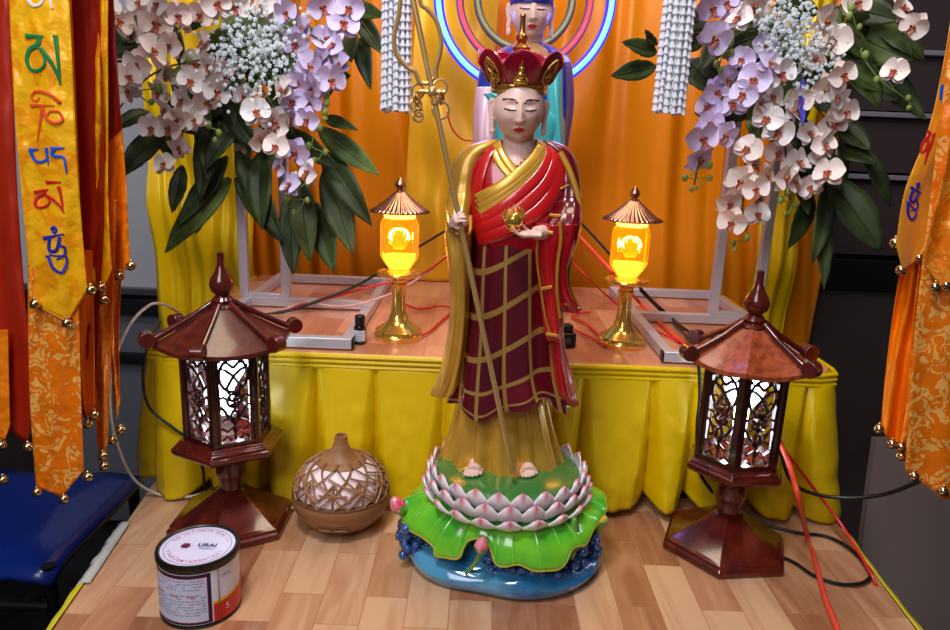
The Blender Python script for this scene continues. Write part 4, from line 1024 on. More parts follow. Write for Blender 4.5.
# ---------------- pedestal ----------------
BX, BY = .062, 1.02
M_wave = mat('blue_glaze', (30, 100, 156), .14, coat=1, col2=(84, 160, 200), vscale=11)
M_wdeep = mat('deep_blue_foam', (22, 52, 120), .2, coat=1, col2=(60, 110, 170), vscale=60)
def base_r(th):
    # kidney outline with a shallow notch at the front
    a = th+PI/2
    a = (a+PI) % (2*PI)-PI
    return 1-.075*G(a+.28, .30)+.035*G(a-.55, .5)+.03*G(a+.95, .4)
mb = MB(); rows = []
for (s, z) in ((.90, 0), (.965, .003), (1.0, .010), (1.02, .018), (1.0, .026), (.95, .032), (.87, .036), (.78, .040), (.70, .048), (.5, .060), (.3, .075)):
    rows.append([V((BX+.150*s*base_r(2*PI*k/120)*cos(2*PI*k/120), BY+.123*s*base_r(2*PI*k/120)*sin(2*PI*k/120), z+(.0035*sin(5*2*PI*k/120+s*9)*(1 if z > .02 else 0)))) for k in range(120)])
mb.grid(rows, True, 0, (True, True)); ped = obj('wave_base', mb, M_wave, fig)
mb = MB()
for k in range(9):
    a0 = -PI*.95+k*.35; mb.tube(crv([V((BX+.149*rr*cos(a0+da), BY+.119*rr*sin(a0+da), zz)) for rr, da, zz in ((.78, 0, .042), (.86, .12, .0385), (.9, .28, .036), (.86, .42, .038))], 5), [.002]*16, 6)
obj('ripple', mb, M_wave, ped)
mb = MB(); rs = random.Random(11)
def foam(px0, py0, px1, py1, n_, Y, r0=.006):
    mb = MB()
    for i in range(n_):
        p = at(rs.uniform(px0, px1), rs.uniform(py0, py1), Y+rs.uniform(-.006, .012)); r_ = r0*rs.uniform(.6, 1.15); mb.ell(p, (r_, r_, r_), 10, 7)
    o = obj('foam', mb, M_wdeep, ped); o['kind'] = 'stuff'
foam(402, 528, 430, 556, 46, .975, .0075); foam(398, 522, 412, 545, 16, .99, .006); foam(500, 560, 560, 576, 60, .915, .0062); foam(560, 545, 584, 572, 30, .94, .0065); foam(578, 535, 600, 556, 30, .975, .006); foam(486, 556, 504, 570, 14, .915, .0055)
# big lotus leaf draped over the waves
t_leaf = NT('green_leaf_glaze'); 
M_lf = mat('green_leaf_glaze_paint', (120, 206, 44), .22, coat=.9, col2=(64, 168, 44), vscale=14); M_lfe = mat('leaf_yellow_edge', (190, 190, 50), .3, coat=.6)
LX, LY = .062, 1.01
HEM = [(400, 505, 1.01), (403, 520, .985), (410, 531, .965), (424, 537, .948), (434, 546, .936), (436, 556, .93), (447, 558, .92), (459, 556, .915), (464, 545, .916), (470, 539, .918), (486, 541, .912), (492, 550, .905), (496, 562, .899), (506, 567, .894), (521, 564, .893), (538, 571, .892), (554, 570, .897), (565, 562, .905), (572, 549, .916), (584, 545, .932), (592, 531, .956), (600, 521, .978), (606, 508, 1.005)]
HW = [at(*p) for p in HEM]; NB = 40; a0_ = math.atan2(HW[-1].y-LY, HW[-1].x-LX); a1_ = math.atan2(HW[0].y-LY, HW[0].x-LX)+0
if a1_ < a0_: a1_ += 2*PI
BACK = []
for i in range(1, NB):
    q = i/NB; th = a0_+(a1_-a0_)*q; f = sin(PI*q); r_ = .150+.004*sin(9*th)
    BACK.append(V((LX+r_*cos(th), LY+r_*.9*sin(th), HW[-1].z*(1-q)+HW[0].z*q+.022*f+.009*sin(8*th)*f)))
ring_ = [V(p) for p in cr([tuple(p) for p in HW], 8)]+BACK
NR = len(ring_)
def leaf_pt(k, t):
    H = ring_[k % NR]; th = math.atan2(H.y-LY, H.x-LX); I = V((LX+.055*cos(th), LY+.052*sin(th), .112))
    s = 1-(1-t)**1.35; p = I.lerp(H, s); p.z = I.z+(H.z-I.z)*t**2.6-.006*sin(PI*t)*0+.0028*sin(15*th)*t*(1-.3*t)
    return p
mb = MB(); rows = [[leaf_pt(k, i/24) for k in range(NR)] for i in range(25)]
mb.grid(rows, True); lf = obj('lotus_leaf', mb, M_lf, fig, solid=.004, sharp=80)
mb = MB(); mb.tube([leaf_pt(k, 1) for k in range(NR+1)], .0024, 6); obj('leaf_edge', mb, M_lfe, lf)
mb = MB()
M_vein = mat('leaf_vein_green', (120, 204, 60), .25, coat=.8)
for k in range(16):
    obj('leaf_vein', MB().tube([leaf_pt(int(NR*k/16), i/12)+V((0, -.001, .0022)) for i in range(3, 13)], [.0022-.0001*i for i in range(10)], 6), M_vein, lf)
# rear turned-up lobe on the left
# lotus seat
PXc, PYc = .060, 1.022
M_pod = mat('pod_green_glaze', (62, 124, 58), .25, coat=.7)
seat = obj('lotus_seat', MB().lathe([(.085, .098), (.098, .106), (.107, .125), (.110, .146), (.1095, .151), (.106, .1535), (.04, .1545), (.001, .1545)], 96, (PXc, PYc, 0)), M_pod, fig)
def petal_mesh():
    mb = MB(); rows = []; N = 12
    for i in range(N+1):
        t = i/N; w_ = .0215*(sin(PI*(.22+.78*t)**.95)**.62 if t < .999 else .0)
        zc = .042*t; out = .014*sin(t*PI*.62)-.004*t*t
        row = []
        for k in range(9):
            s = k/4-1; row.append(V((s*w_, -out+.006*s*s*(1-.3*t), zc+.0-.004*s*s*t)))
        rows.append(row)
    mb.grid(rows, False); return mb
def petal_mat():
    t = NT('petal_white_pink'); b = t.b; tc = t.add('ShaderNodeTexCoord'); sep = t.add('ShaderNodeSeparateXYZ'); t.link(tc.outputs['Object'], sep.inputs[0])
    ab = t.add('ShaderNodeMath', operation='ABSOLUTE'); t.link(sep.outputs['X'], ab.inputs[0])
    m1 = t.add('ShaderNodeMath', operation='MULTIPLY_ADD'); m1.inputs[1].default_value = -2.0; t.link(ab.outputs[0], m1.inputs[0]); t.link(sep.outputs['Z'], m1.inputs[2])
    rp = t.add('ShaderNodeValToRGB'); mr = t.add('ShaderNodeMapRange'); mr.inputs['From Min'].default_value = .020; mr.inputs['From Max'].default_value = .042; t.link(m1.outputs[0], mr.inputs[0])
    t.link(mr.outputs[0], rp.inputs['Fac']); rp.color_ramp.elements[0].color = srgb((240, 232, 236)); rp.color_ramp.elements[1].color = srgb((222, 84, 112)); rp.color_ramp.elements[1].position = .95
    t.link(rp.outputs['Color'], b.inputs['Base Color']); b.inputs['Roughness'].default_value = .3; b.inputs['Coat Weight'].default_value = .6
    return t.m
M_pet = petal_mat(); p0 = None
def put_petal(ang, r, z, tilt, k, sz=1.0):
    global p0
    if p0 is None: p0 = obj('petal', petal_mesh(), M_pet, seat, True, solid=.002, sharp=80); o = p0
    else: o = p0.copy(); COL.objects.link(o); o.parent = seat
    o.rotation_euler = Euler((tilt, 0, ang+PI/2), 'XYZ'); o.scale = (sz, sz, sz)
    o.location = V((PXc+r*cos(ang), PYc+r*.97*sin(ang), z))-fig.location
for k in range(22): put_petal(2*PI*k/22, .1055, .1295, rad(7), k, .92)
for k in range(22): put_petal(2*PI*(k+.5)/22, .1055, .114, rad(17), k, .98)
for k in range(20): put_petal(2*PI*k/20, .103, .101, rad(33), k, .98)
# buds and seed pod on curved stems
M_bpink = mat('bud_pink_glaze', (226, 66, 96), .25, coat=.8, col2=(240, 150, 170), vscale=60); M_bg = mat('bud_green_glaze', (96, 160, 60), .3, coat=.6)
def bud(tip, basep, r_, bend):
    mb = MB(); d = (V(tip)-V(basep)); L = d.length; R3 = d.to_track_quat('Z', 'Y').to_matrix()
    o_ = V(basep); n_ = 30
    prof = [(.15, 0), (.6, .12), (.95, .32), (1, .5), (.8, .72), (.45, .9), (.05, 1.0)]
    rows = [[o_+R3@V((r_*a*(1+.06*cos(5*2*PI*k/n_))*cos(2*PI*k/n_), r_*a*(1+.06*cos(5*2*PI*k/n_))*sin(2*PI*k/n_), L*b2)) for k in range(n_)] for a, b2 in cr(prof, 4)]
    mb.grid(rows, True, 0, (True, True)); bo = obj('lotus_bud', mb, M_bpink, fig)
    mb = MB(); mb.grid([[o_+R3@V((r_*a*1.07*cos(2*PI*k/n_), r_*a*1.07*sin(2*PI*k/n_), L*b2*(1+.16*abs(sin(2.5*2*PI*k/n_))))) for k in range(n_)] for a, b2 in ((.1, -.02), (.6, .1), (.93, .3), (.98, .42))], True, 0, (True, False))
    mb.tube(crv(bend+[o_], 6), .003, 8); obj('bud_sepals', mb, M_bg, bo)
bud(at(483, 537, .895), at(480, 554, .899), .0095, [at(466, 573, .915), at(474, 565, .903)])
bud(at(392, 497, .985), at(404, 514, .985), .0115, [at(420, 530, 1.0), at(412, 522, .99)])
pod = at(598, 523, .985)
mb = MB().lathe([(.003, -.022), (.0075, -.014), (.0115, -.002), (.014, .006), (.0142, .009), (.012, .0095), (.001, .0095)], 28, pod); sp_ = obj('seed_pod', mb, M_bg, fig)
mb = MB().lathe([(.0118, .0094), (.0112, .0108), (.001, .011)], 28, pod)
obj('pod_top', mb, mat('pod_top_orange', (222, 150, 60), .35), sp_)
mb = MB().tube(crv([pod+V((0, 0, -.02)), at(594, 545, .985), at(585, 553, .99)], 5), .003, 8); obj('pod_stem', mb, M_bg, sp_)
mb = MB(); rows = []
for i in range(9):
    t = i/8; c = at(572+3*t, 560-42*t, .93+.004*t); w_ = .009*sin(PI*(.1+.85*t)); rows.append([c+V((s*w_, .004*s*s, 0)) for s in (-1, -.5, 0, .5, 1)])
mb.grid(rows); obj('curled_leaf', mb, M_bg, fig, solid=.002)

# ---------------- rear statue ----------------
YB = 1.52
rear = thing('rear_statue', 'pale faced statue in blue and turquoise robes standing behind the crowned monk', 'statue', (.09, YB, TZ))
hc2 = at(531, 12, YB-.03); hw2 = .078
mb = MB(); R2 = head_mesh(mb, hc2, hw2, rad(6), rad(3), 1.15, 80)
mb.tube([hc2, at(530, 42, YB-.01), at(529, 60, YB)], [.027, .027, .045], 16)
mb.tube([at(529, 58, YB), at(528, 110, YB), at(527, 170, YB)], [.055, .07, .06], 20)
mb.tube([at(503, 68, YB), at(492, 100, YB-.01), at(486, 128, YB-.05)], [.022, .018, .014], 12); mb.tube([at(552, 68, YB), at(556, 100, YB-.01), at(552, 132, YB-.05)], [.022, .018, .014], 12)
hand(mb, at(484, 130, YB-.06), (.3, -.5, -.8), (1, -.2, 0), .05, 1, .5, .05); hand(mb, at(548, 134, YB-.06), (-.8, -.5, .1), (0, 0, 1), .05, 1, .5, .05)
for s in (-1, 1): mb.tube([V((.09+s*.03, YB, TZ+.3)), V((.09+s*.032, YB, TZ+.06))], [.035, .02], 12); foot(mb, (.09+s*.032, YB+.01, TZ+.031), (0, -1, 0), .06)
remeshed('body', mb, [M_skin, M_lip, M_brow], rear, .0016, face_paint(hc2, hw2, R2), 4)
M_hair = mat('blue_hair_paint', (28, 26, 120), .4, bump=.8, bscale=300)
hb = MB(); rows = []
for i in range(15):
    ph = PI/2*i/14*1.0; rows.append([V(hc2)+R2@(V((.545*cos(ph)*cos(2*PI*k/40), .59*cos(ph)*sin(2*PI*k/40)+.03, .18+.60*sin(ph)-.28*(1-abs(cos(ph)))*0-(.30*max(0, sin(2*PI*k/40))**.7*cos(ph))))*hw2) for k in range(40)])
hb.grid(rows, True, 0, (True, True)); hb.ell(V(hc2)+V((0, .004, .062)), (.02, .02, .016), 16, 10); obj('hair', hb, M_hair, rear)
M_bl = mat('blue_robe_paint', (34, 74, 170), .28, coat=.6, col2=(40, 50, 150), vscale=14); M_tq = mat('turquoise_robe_paint', (70, 184, 190), .3, coat=.5); M_pk = mat('pink_white_robe_paint', (212, 176, 196), .3, coat=.5)
def px_loft(rows, mat_, name, n=72, fold=None, par=rear, **k):
    mb = MB(); loft_rows(mb, rows, n, 8, fold, **k); return obj(name, mb, mat_, par, solid=.0016, sharp=80)
px_loft([(44, 514, 546, YB, .032), (50, 500, 558, YB, .05), (60, 484, 569, YB, .062), (80, 478, 572, YB, .068), (110, 477, 572, YB, .07), (150, 484, 566, YB, .066), (200, 488, 560, YB, .062)], M_bl, 'outer_robe', 96, lambda th, t: .04*t*sin(9*th+2*t))
px_loft([(195, 488, 560, YB, .062), (240, 486, 560, YB, .064), (280, 480, 562, YB, .07), (292, 476, 564, YB, .072)], M_tq, 'lower_robe', 96, lambda th, t: .06*sin(11*th))
px_loft([(88, 476, 498, YB-.03, .03), (110, 474, 499, YB-.04, .04), (140, 474, 497, YB-.05, .045), (180, 476, 494, YB-.05, .04)], M_pk, 'sleeve', 48, lambda th, t: .08*t*sin(7*th), caps=(True, False))
px_loft([(62, 548, 562, YB-.04, .02), (85, 545, 562, YB-.045, .028), (110, 546, 562, YB-.045, .034), (150, 550, 564, YB-.045, .034)], M_tq, 'inner_robe', 48, lambda th, t: .1*t*sin(6*th), caps=(True, False))
px_loft([(94, 482, 500, YB-.05, .03), (115, 486, 560, YB-.035, .06), (150, 490, 556, YB-.03, .06)], M_tq, 'inner_robe', 72, lambda th, t: .04*sin(9*th))
px_loft([(44, 517, 540, YB-.01, .03), (52, 506, 552, YB-.012, .05), (62, 500, 556, YB-.014, .06)], mat('golden_shawl', (176, 130, 74), .4), 'shawl', 72, None)
obj('pedestal', MB().lathe([(.085, 0), (.09, .006), (.085, .014), (.075, .02), (.08, .028), (.07, .032), (.001, .032)], 60, (.09, YB, TZ)), M_gold, rear)
# ---------------- orchid arrangements ----------------
fr = random.Random(21)
def petal_grid(mb, L, W, lift, cup, R3, o, shape=1.0, mi=0):
    rows = []
    for i in range(8):
        t = i/7; w_ = W*(sin(PI*(.10+.86*t**shape)))**.7 if t < .99 else W*.12
        rows.append([V(o)+R3@V((s*w_, -(lift*t+cup*s*s*w_*2-.15*L*t*t), L*t)) for s in (-1, -.5, 0, .5, 1)])
    mb.grid(rows, False, mi)
def blossom_mesh():
    mb = MB()
    for a, L, W in ((90, .020, .0155), (-90, .020, .0155)): petal_grid(mb, L, W, .002, .25, Matrix.Rotation(rad(a+(-12 if a > 0 else 12)), 3, 'Y'), (0, -.0015, .001), 1.0)
    for a, L, W in ((0, .021, .0095), (128, .020, .0085), (-128, .020, .0085)): petal_grid(mb, L, W, .001, .15, Matrix.Rotation(rad(a), 3, 'Y'), (0, 0, 0), 1.0)
    return mb
def lip_mesh():
    mb = MB(); mb.ell((0, -.006, .001), (.0028, .0045, .0032), 8, 6)
    petal_grid(mb, .013, .0045, .010, .4, Matrix.Rotation(rad(180), 3, 'Y'), (0, -.004, 0), 1.0)
    for s in (-1, 1): petal_grid(mb, .007, .003, .006, .2, Matrix.Rotation(rad(s*70), 3, 'Y'), (0, -.004, -.002), 1.0)
    return mb
PR = {}
def proto(kind, fn, m):
    me = PR.get(kind)
    if me is None:
        o = obj(kind, fn(), m, None, True, solid=0); me = o.data; PR[kind] = me; bpy.data.objects.remove(o)
    return me
def inst(kind, name, parent, loc, rot, sc, me=None):
    o = bpy.data.objects.new(name, me or PR[kind]); COL.objects.link(o); o.parent = parent
    o.location = loc; o.rotation_euler = rot; o.scale = (sc,)*3; return o
M_petalv = mat('orchid_petal_neon_tint', (228, 214, 250), .55, sss=.2)  # white petal with the neon's violet light put into the colour
proto('blossom_a', blossom_mesh, M_petal); proto('blossom_b', blossom_mesh, M_petalp); proto('blossom_c', blossom_mesh, M_petalv); proto('lip', lip_mesh, M_lipf)
def leaf_obj(parent, b_, t_, Y0, Y1, wpx, m, curve=.02, name='leaf'):
    P0 = at(b_[0], b_[1], Y0); P1 = at(t_[0], t_[1], Y1); d = P1-P0; W = wpx*.5*Y0/720*1.05; rows = []
    n_ = V((0, -1, .15)); sd_ = d.cross(n_).normalized(); nn = sd_.cross(d).normalized(); tw = fr.uniform(-.5, .5)
    for i in range(13):
        t = i/12; w_ = W*(sin(PI*(.04+.955*t**.85)))**.85; c = P0+d*t+nn*(curve*sin(PI*t))-V((0, 0, .0))
        u = sd_*cos(tw*t)+nn*sin(tw*t)
        rows.append([c+u*(s*w_)+nn*(-.25*w_*(1-abs(s))+.0016*sin(9*t*PI+abs(s)*4)*abs(s)) for s in (-1, -.6, -.2, 0, .2, .6, 1)])
    mb = MB().grid(rows); mb.tube([P0+d*(i/12)+nn*(curve*sin(PI*i/12)-.2*W*(sin(PI*(.04+.955*(i/12)**.85)))**.85) for i in range(13)], [.0012]*12+[.0004], 5)
    return obj(name, mb, m, parent, solid=.0006)
def buds(parent, pts, Y):
    mb = MB(); P_ = [at(x, y, Y+fr.uniform(-.006, .006)) for x, y in pts]
    st_ = [P_[0]+V((0, .004, .012))]+P_
    mb.tube(crv(st_, 4), .0012, 5)
    for i, p in enumerate(P_):
        r_ = .0085*(1-.12*i); mb.ell(p+V(((-1)**i*.006, 0, 0)), (r_*.8, r_*.8, r_), 12, 8)
    obj('bud_cluster', mb, M_bud, parent)
def arrangement(label, loc, flowers, leaves, budl, breath, stems, core, seed, blue=None):
    t = thing('orchid_arrangement', label, 'flowers', loc, 0, None); r3 = random.Random(seed); L0 = V(loc)
    obj('flower_foam', MB().ell(V(loc)+V((0, .02, 0)), (.07, .05, .07), 20, 12), M_leafd, t)
    for i in range(core[4]):
        a = r3.uniform(0, 2*PI); x0 = r3.uniform(core[0], core[1]); y0 = r3.uniform(core[2], core[3]); L_ = r3.uniform(35, 75)
        Y_ = r3.uniform(1.44, 1.52); leaf_obj(t, (x0, y0), (x0+L_*cos(a), y0+L_*sin(a)*.9+12), Y_, Y_-r3.uniform(0, .06), r3.uniform(13, 22), M_leafd if r3.random() < .6 else M_leaf, .01)
    for (bx, by, tx, ty, w_, dk) in leaves: leaf_obj(t, (bx, by), (tx, ty), 1.46, 1.40, w_, (M_leaf, M_leafd)[dk], r3.uniform(-.01, .02))
    for k, f in enumerate(flowers):
        x, y = f[0], f[1]; s = f[2] if len(f) > 2 else 1.0; Y_ = 1.36+r3.uniform(-.03, .04); p = at(x, y, Y_)
        kind = r3.choice(('blossom_a', 'blossom_b', 'blossom_b')) if not (len(f) > 3) else 'blossom_c'
        o = inst(kind, 'blossom', t, p-L0, (rad(r3.uniform(-25, 30)), rad(r3.uniform(-35, 35)), rad(r3.uniform(-55, 55))), s*r3.uniform(.92, 1.12)*1.22)
        l = bpy.data.objects.new('lip', PR['lip']); COL.objects.link(l); l.parent = o; l.scale = (.8, .8, .8)
    for b_ in budl: buds(t, b_, 1.37)
    for s_ in stems: obj('stem', MB().tube(crv([at(x, y, 1.385) for x, y in s_], 6), .0018, 6), M_stem, t)
    mb = MB(); mw = MB()
    for (x0, y0, x1, y1, n_) in breath:
        for i in range(n_):
            p = at(r3.gauss((x0+x1)/2, (x1-x0)/3.6), r3.gauss((y0+y1)/2, (y1-y0)/3.6), 1.345+r3.uniform(-.02, .03))
            c = .0032*r3.uniform(.7, 1.3)
            for q in range(5):
                a = 2*PI*q/5+i; u = V((cos(a), 0, sin(a)))*c; mw.add([p, p+u*.7+V((u.z, 0, -u.x))*.5+V((0, -.001, 0)), p+u*1.3, p+u*.7-V((u.z, 0, -u.x))*.5+V((0, -.001, 0))], [(0, 1, 2, 3)])
            mw.ell(p+V((0, -.0006, 0)), (c*.45,)*3, 6, 4)
            if i % 3 == 0: mb.tube([p, p+V((r3.uniform(-.012, .012), .02, r3.uniform(-.02, .03)))], .0006, 4)
    g = obj('gypsophila', mw, mat('gypsophila_white', (226, 236, 240), .6), t); g['kind'] = 'stuff'
    g = obj('gypsophila_stems', mb, mat('gypsophila_green', (110, 140, 90), .6), t); g['kind'] = 'stuff'
    if blue: leaf_obj(t, blue[0], blue[1], 1.36, 1.35, 8, mat('violet_blue_lit_leaf', (84, 80, 214), .5), 0, 'blue_lit_leaf')  # a leaf with violet-blue light put into its colour
    return t
L_fl = [(155, 22, 1.25), (135, 32), (177, 16), (188, 24, 1.15), (171, 46), (151, 52, 1.1), (138, 64, 1.1), (130, 90, 1.1), (197, 65, 1.1), (211, 66), (191, 82), (215, 90, 1.1), (205, 103, 1.1), (167, 110, 1.15), (179, 120, 1.1), (108, 8), (139, 4), (160, 5), (200, 14), (217, 4), (233, 5, 1.1), (171, 127), (181, 147), (165, 165, .8), (152, 127), (110, 118, .9), (111, 152, .9), (107, 138, .9), (127, 78), (168, 74), (184, 100), (161, 92), (118, 22), (205, 44), (222, 70, .9), (242, 96, .9), (196, 120, .9),
  (325, 40, 1.2, 1), (343, 24, 1.15, 1), (321, 6, 1.15, 1), (305, 30, 1.1, 1), (297, 42, 1, 1), (307, 67, 1.1, 1), (299, 85, 1.1, 1), (323, 60, 1, 1), (330, 80, 1.1, 1), (341, 66, 1, 1), (295, 103, 1.1, 1), (310, 103, 1, 1), (256, 113, 1.15), (274, 120, 1.2), (291, 119), (308, 119, 1, 1), (284, 91), (287, 12, 1, 1), (281, 128, 1.1), (276, 147), (295, 151, 1.1, 1), (281, 166, .95, 1), (310, 172, 1.05), (292, 185, .95, 1), (259, 139, .95), (265, 8), (350, 8, 1, 1), (336, 46, 1, 1), (313, 88, 1, 1)]
L_lv = [(230, 178, 165, 253, 26, 0), (227, 156, 177, 226, 20, 1), (237, 151, 283, 242, 25, 1), (235, 178, 281, 243, 18, 1), (290, 195, 293, 275, 22, 1), (310, 200, 334, 272, 26, 1), (325, 168, 353, 255, 28, 1), (324, 152, 372, 226, 26, 1), (318, 128, 379, 175, 22, 0), (325, 118, 358, 130, 12, 1), (198, 115, 209, 182, 14, 1), (182, 165, 172, 213, 16, 1), (340, 0, 384, 16, 16, 1), (352, 6, 383, 54, 17, 1), (360, 38, 371, 90, 17, 1), (345, 36, 352, 62, 24, 1), (165, 130, 119, 178, 22, 1), (150, 112, 112, 132, 16, 1), (140, 20, 108, 58, 34, 1), (150, 10, 122, 42, 30, 1), (225, 60, 246, 112, 20, 0), (222, 40, 250, 160, 26, 1), (214, 110, 200, 200, 24, 1), (262, 150, 262, 230, 24, 1), (300, 180, 310, 262, 26, 1), (240, 120, 205, 170, 20, 1), (205, 190, 196, 234, 22, 1), (285, 130, 340, 170, 20, 1), (130, 60, 110, 90, 20, 1)]
L_bd = [[(323, 95), (330, 103), (322, 112), (328, 119)], [(297, 65), (279, 78), (283, 90)], [(316, 128), (312, 146), (322, 152), (318, 160)], [(305, 183), (290, 198), (304, 200), (297, 212)], [(205, 125), (222, 133), (212, 140)], [(186, 60), (170, 74), (182, 76)], [(155, 88), (137, 92), (148, 102)], [(104, 30), (103, 45), (101, 55)], [(110, 165), (113, 180), (116, 190)]]
L_st = [[(250, 60), (225, 90), (205, 105), (185, 120), (182, 150)], [(255, 80), (275, 110), (285, 140), (300, 172), (296, 190)], [(240, 40), (290, 30), (330, 50), (325, 100)], [(200, 60), (160, 70), (130, 95), (110, 130), (116, 185)]]
arrangement('cascading white orchids with dark leaves on the left metal stand', (-.452, 1.515, .80), L_fl, L_lv, L_bd, [(232, 0, 298, 86, 330), (208, 14, 250, 84, 130), (240, 60, 262, 110, 26)], L_st, (165, 330, 20, 130, 34), 4)
R_fl = [(711, 8, 1.15, 1), (727, 2, 1, 1), (714, 38, 1.25, 1), (729, 24, 1.1, 1), (752, 6, 1.15), (740, 20, 1), (726, 79, 1.15, 1), (755, 80, 1.25, 1), (765, 48, 1, 1), (768, 64, 1.1, 1), (780, 73, 1.1), (715, 92, 1.1, 1), (732, 103, 1.2, 1), (709, 107, 1.1, 1), (744, 94, 1.1, 1), (758, 105, 1.1), (770, 98), (711, 124, 1, 1), (702, 137, 1.15, 1), (724, 134, 1, 1), (698, 158, 1.15, 1), (748, 150, 1.1), (752, 165, 1.1), (740, 180, 1.1), (765, 175, 1), (756, 188, 1.1), (728, 201, 1.15), (757, 199, 1.1), (732, 221, 1.1), (757, 215, 1.05), (778, 132, 1.1), (778, 152, 1.1), (783, 178, 1.15), (796, 163, 1.1), (792, 181, 1), (807, 134, 1), (826, 145, 1.2), (810, 188, 1.05), (829, 174, 1.15), (819, 152, 1), (832, 123, 1.1), (823, 90, 1.15), (823, 22, 1.3), (834, 42, 1.2), (845, 112, 1.1), (895, 72, .9), (899, 8, 1.05), (914, 26, 1.05), (856, 2, 1), (823, 145, 1), (842, 74, 1, ), (757, 12, 1), (790, 112), (800, 100), (768, 120, 1.1), (835, 96), (742, 60, 1, 1), (812, 60, 1)]
R_lv = [(657, 52, 622, 42, 16, 1), (656, 66, 611, 76, 18, 1), (658, 44, 645, 30, 10, 1), (705, 18, 680, 28, 20, 1), (706, 36, 672, 50, 18, 1), (688, 60, 722, 98, 32, 1), (742, 38, 736, 80, 24, 1), (845, 22, 914, 60, 40, 0), (842, 46, 880, 108, 30, 1), (864, 52, 926, 120, 28, 1), (813, 196, 788, 249, 20, 1), (821, 200, 824, 290, 17, 1), (830, 178, 881, 252, 34, 1), (828, 180, 812, 264, 18, 1), (835, 148, 878, 165, 18, 1), (784, 98, 775, 150, 24, 0), (790, 60, 800, 130, 30, 1), (800, 130, 842, 190, 32, 1), (850, 60, 900, 100, 30, 1), (840, 5, 900, 20, 26, 1), (836, 120, 870, 150, 22, 1), (770, 90, 790, 180, 26, 1), (800, 165, 808, 215, 20, 1), (880, 28, 925, 62, 22, 1), (725, 30, 700, 70, 20, 1)]
R_bd = [[(734, 30), (733, 44), (728, 52)], [(722, 54), (720, 64), (717, 70)], [(706, 165), (688, 178), (707, 178), (698, 188), (688, 190)], [(742, 226), (750, 238), (730, 243), (738, 250)], [(785, 192), (784, 200), (792, 205), (788, 214)], [(848, 8), (853, 16), (856, 27)], [(862, 55), (880, 80), (905, 98), (912, 108)], [(760, 118), (752, 124), (766, 124)]]
R_st = [[(770, 40), (735, 80), (716, 110), (702, 150), (694, 185)], [(775, 80), (752, 130), (745, 170), (742, 225)], [(790, 90), (785, 140), (790, 200)], [(800, 30), (850, 30), (890, 80), (912, 110)], [(800, 90), (830, 130), (820, 180)], [(776, 96), (762, 120), (750, 140)]]
arrangement('cascading white orchids with dark leaves, one coloured as if lit blue, on the right metal stand', (.565, 1.515, .80), R_fl, R_lv, R_bd, [(758, -4, 812, 60, 260), (782, 24, 832, 84, 170), (755, 10, 775, 45, 30)], R_st, (735, 870, 5, 150, 34), 9, ((803, 78), (803, 126)))
# ---------------- silk prayer streamers ----------------
M_ysilk = brocade('yellow_silk', (255, 186, 14), (250, 160, 8), .3, 20, .12)
M_obro = brocade('orange_gold_brocade', (246, 124, 6), (252, 186, 92), .34, 80, .1)
M_obro2 = brocade('orange_silk_brocade', (240, 122, 6), (246, 160, 44), .36, 90, .12)
M_rsilk = mat('dark_red_silk', (164, 34, 6), .4, 0, bump=.1, bscale=20)
M_orsilk = mat('orange_silk', (250, 132, 8), .36, .05, bump=.15, bscale=16)
M_bell = mat('tiny_brass_bell', (206, 176, 130), .2, 1)
def cloth(parent, name, left, right, tip, Y, m, amp=.004, per=2.0, seed=0, tipst=.86, yb=0.0, nS=24, nT=70):
    """hanging strip; left/right are lists of px points top to bottom; tip px or None"""
    Lc = cr(left, 12); Rc = cr(right, 12)
    def smp(C, t):
        f = max(0, t)*(len(C)-1); i = min(int(f), len(C)-2); g = f-i; return (C[i][0]+(C[i+1][0]-C[i][0])*g, C[i][1]+(C[i+1][1]-C[i][1])*g)
    def pt(s, t, off=0.0):
        l = smp(Lc, t); r = smp(Rc, t); x = l[0]+(r[0]-l[0])*s; y = l[1]+(r[1]-l[1])*s
        if tip and t > tipst:
            k = (t-tipst)/(1-tipst); tx = tip[2] if len(tip) > 2 else .5
            w_ = 1-abs(s-tx)/(tx if s < tx else 1-tx); mx = left[-1][0]+(right[-1][0]-left[-1][0])*tx; my = left[-1][1]+(right[-1][1]-left[-1][1])*tx
            x += (tip[0]-mx)*w_*k; y += (tip[1]-my)*w_*k
        if t < 0: y += t*332; t_ = 0
        e = min(1, max(0, t)*1.0+.3)
        dy = amp*(sin(2*PI*(s*per+.35*sin(3*t+seed)+t*.4+seed))*e+.6*nz(s*3, t*7, seed)+.35*nz(s*6, t*19, seed+4))
        p = at(x, y, Y+yb*t); v = p-V((0, 0, CAMZ)); return V((0, 0, CAMZ))+v*(1+(dy-off)/v.length)
    up = 0
    if left[0][1] <= -30:
        up = 60
    TT = [-2.6*(up-i)/up for i in range(up)]+[i/nT for i in range(nT+1)] if up else [i/nT for i in range(nT+1)]
    mb = MB(); mb.grid([[pt(j/nS, t) for j in range(nS+1)] for t in TT])
    for v_ in mb.v: v_.z = min(v_.z, 2.2)
    return obj(name, mb, m, parent, solid=.0007, sharp=80), pt
def bell(parent, x, y, Y, r=.0072):
    p = at(x, y, Y); mb = MB().ell(p, (r, r, r), 16, 10); mb.ell(p+V((0, 0, r*1.05)), (r*.35, r*.35, r*.4), 8, 6)
    b_ = obj('bell', mb, M_bell, parent)
    mb = MB(); mb.box(p-V((0, r*.55, r*.55)), (r*1.3, r*.5, r*.22)); mb.ell(p-V((0, r*.9, r*.35)), (r*.22,)*3, 8, 6)
    obj('slot', mb, M_black, b_)
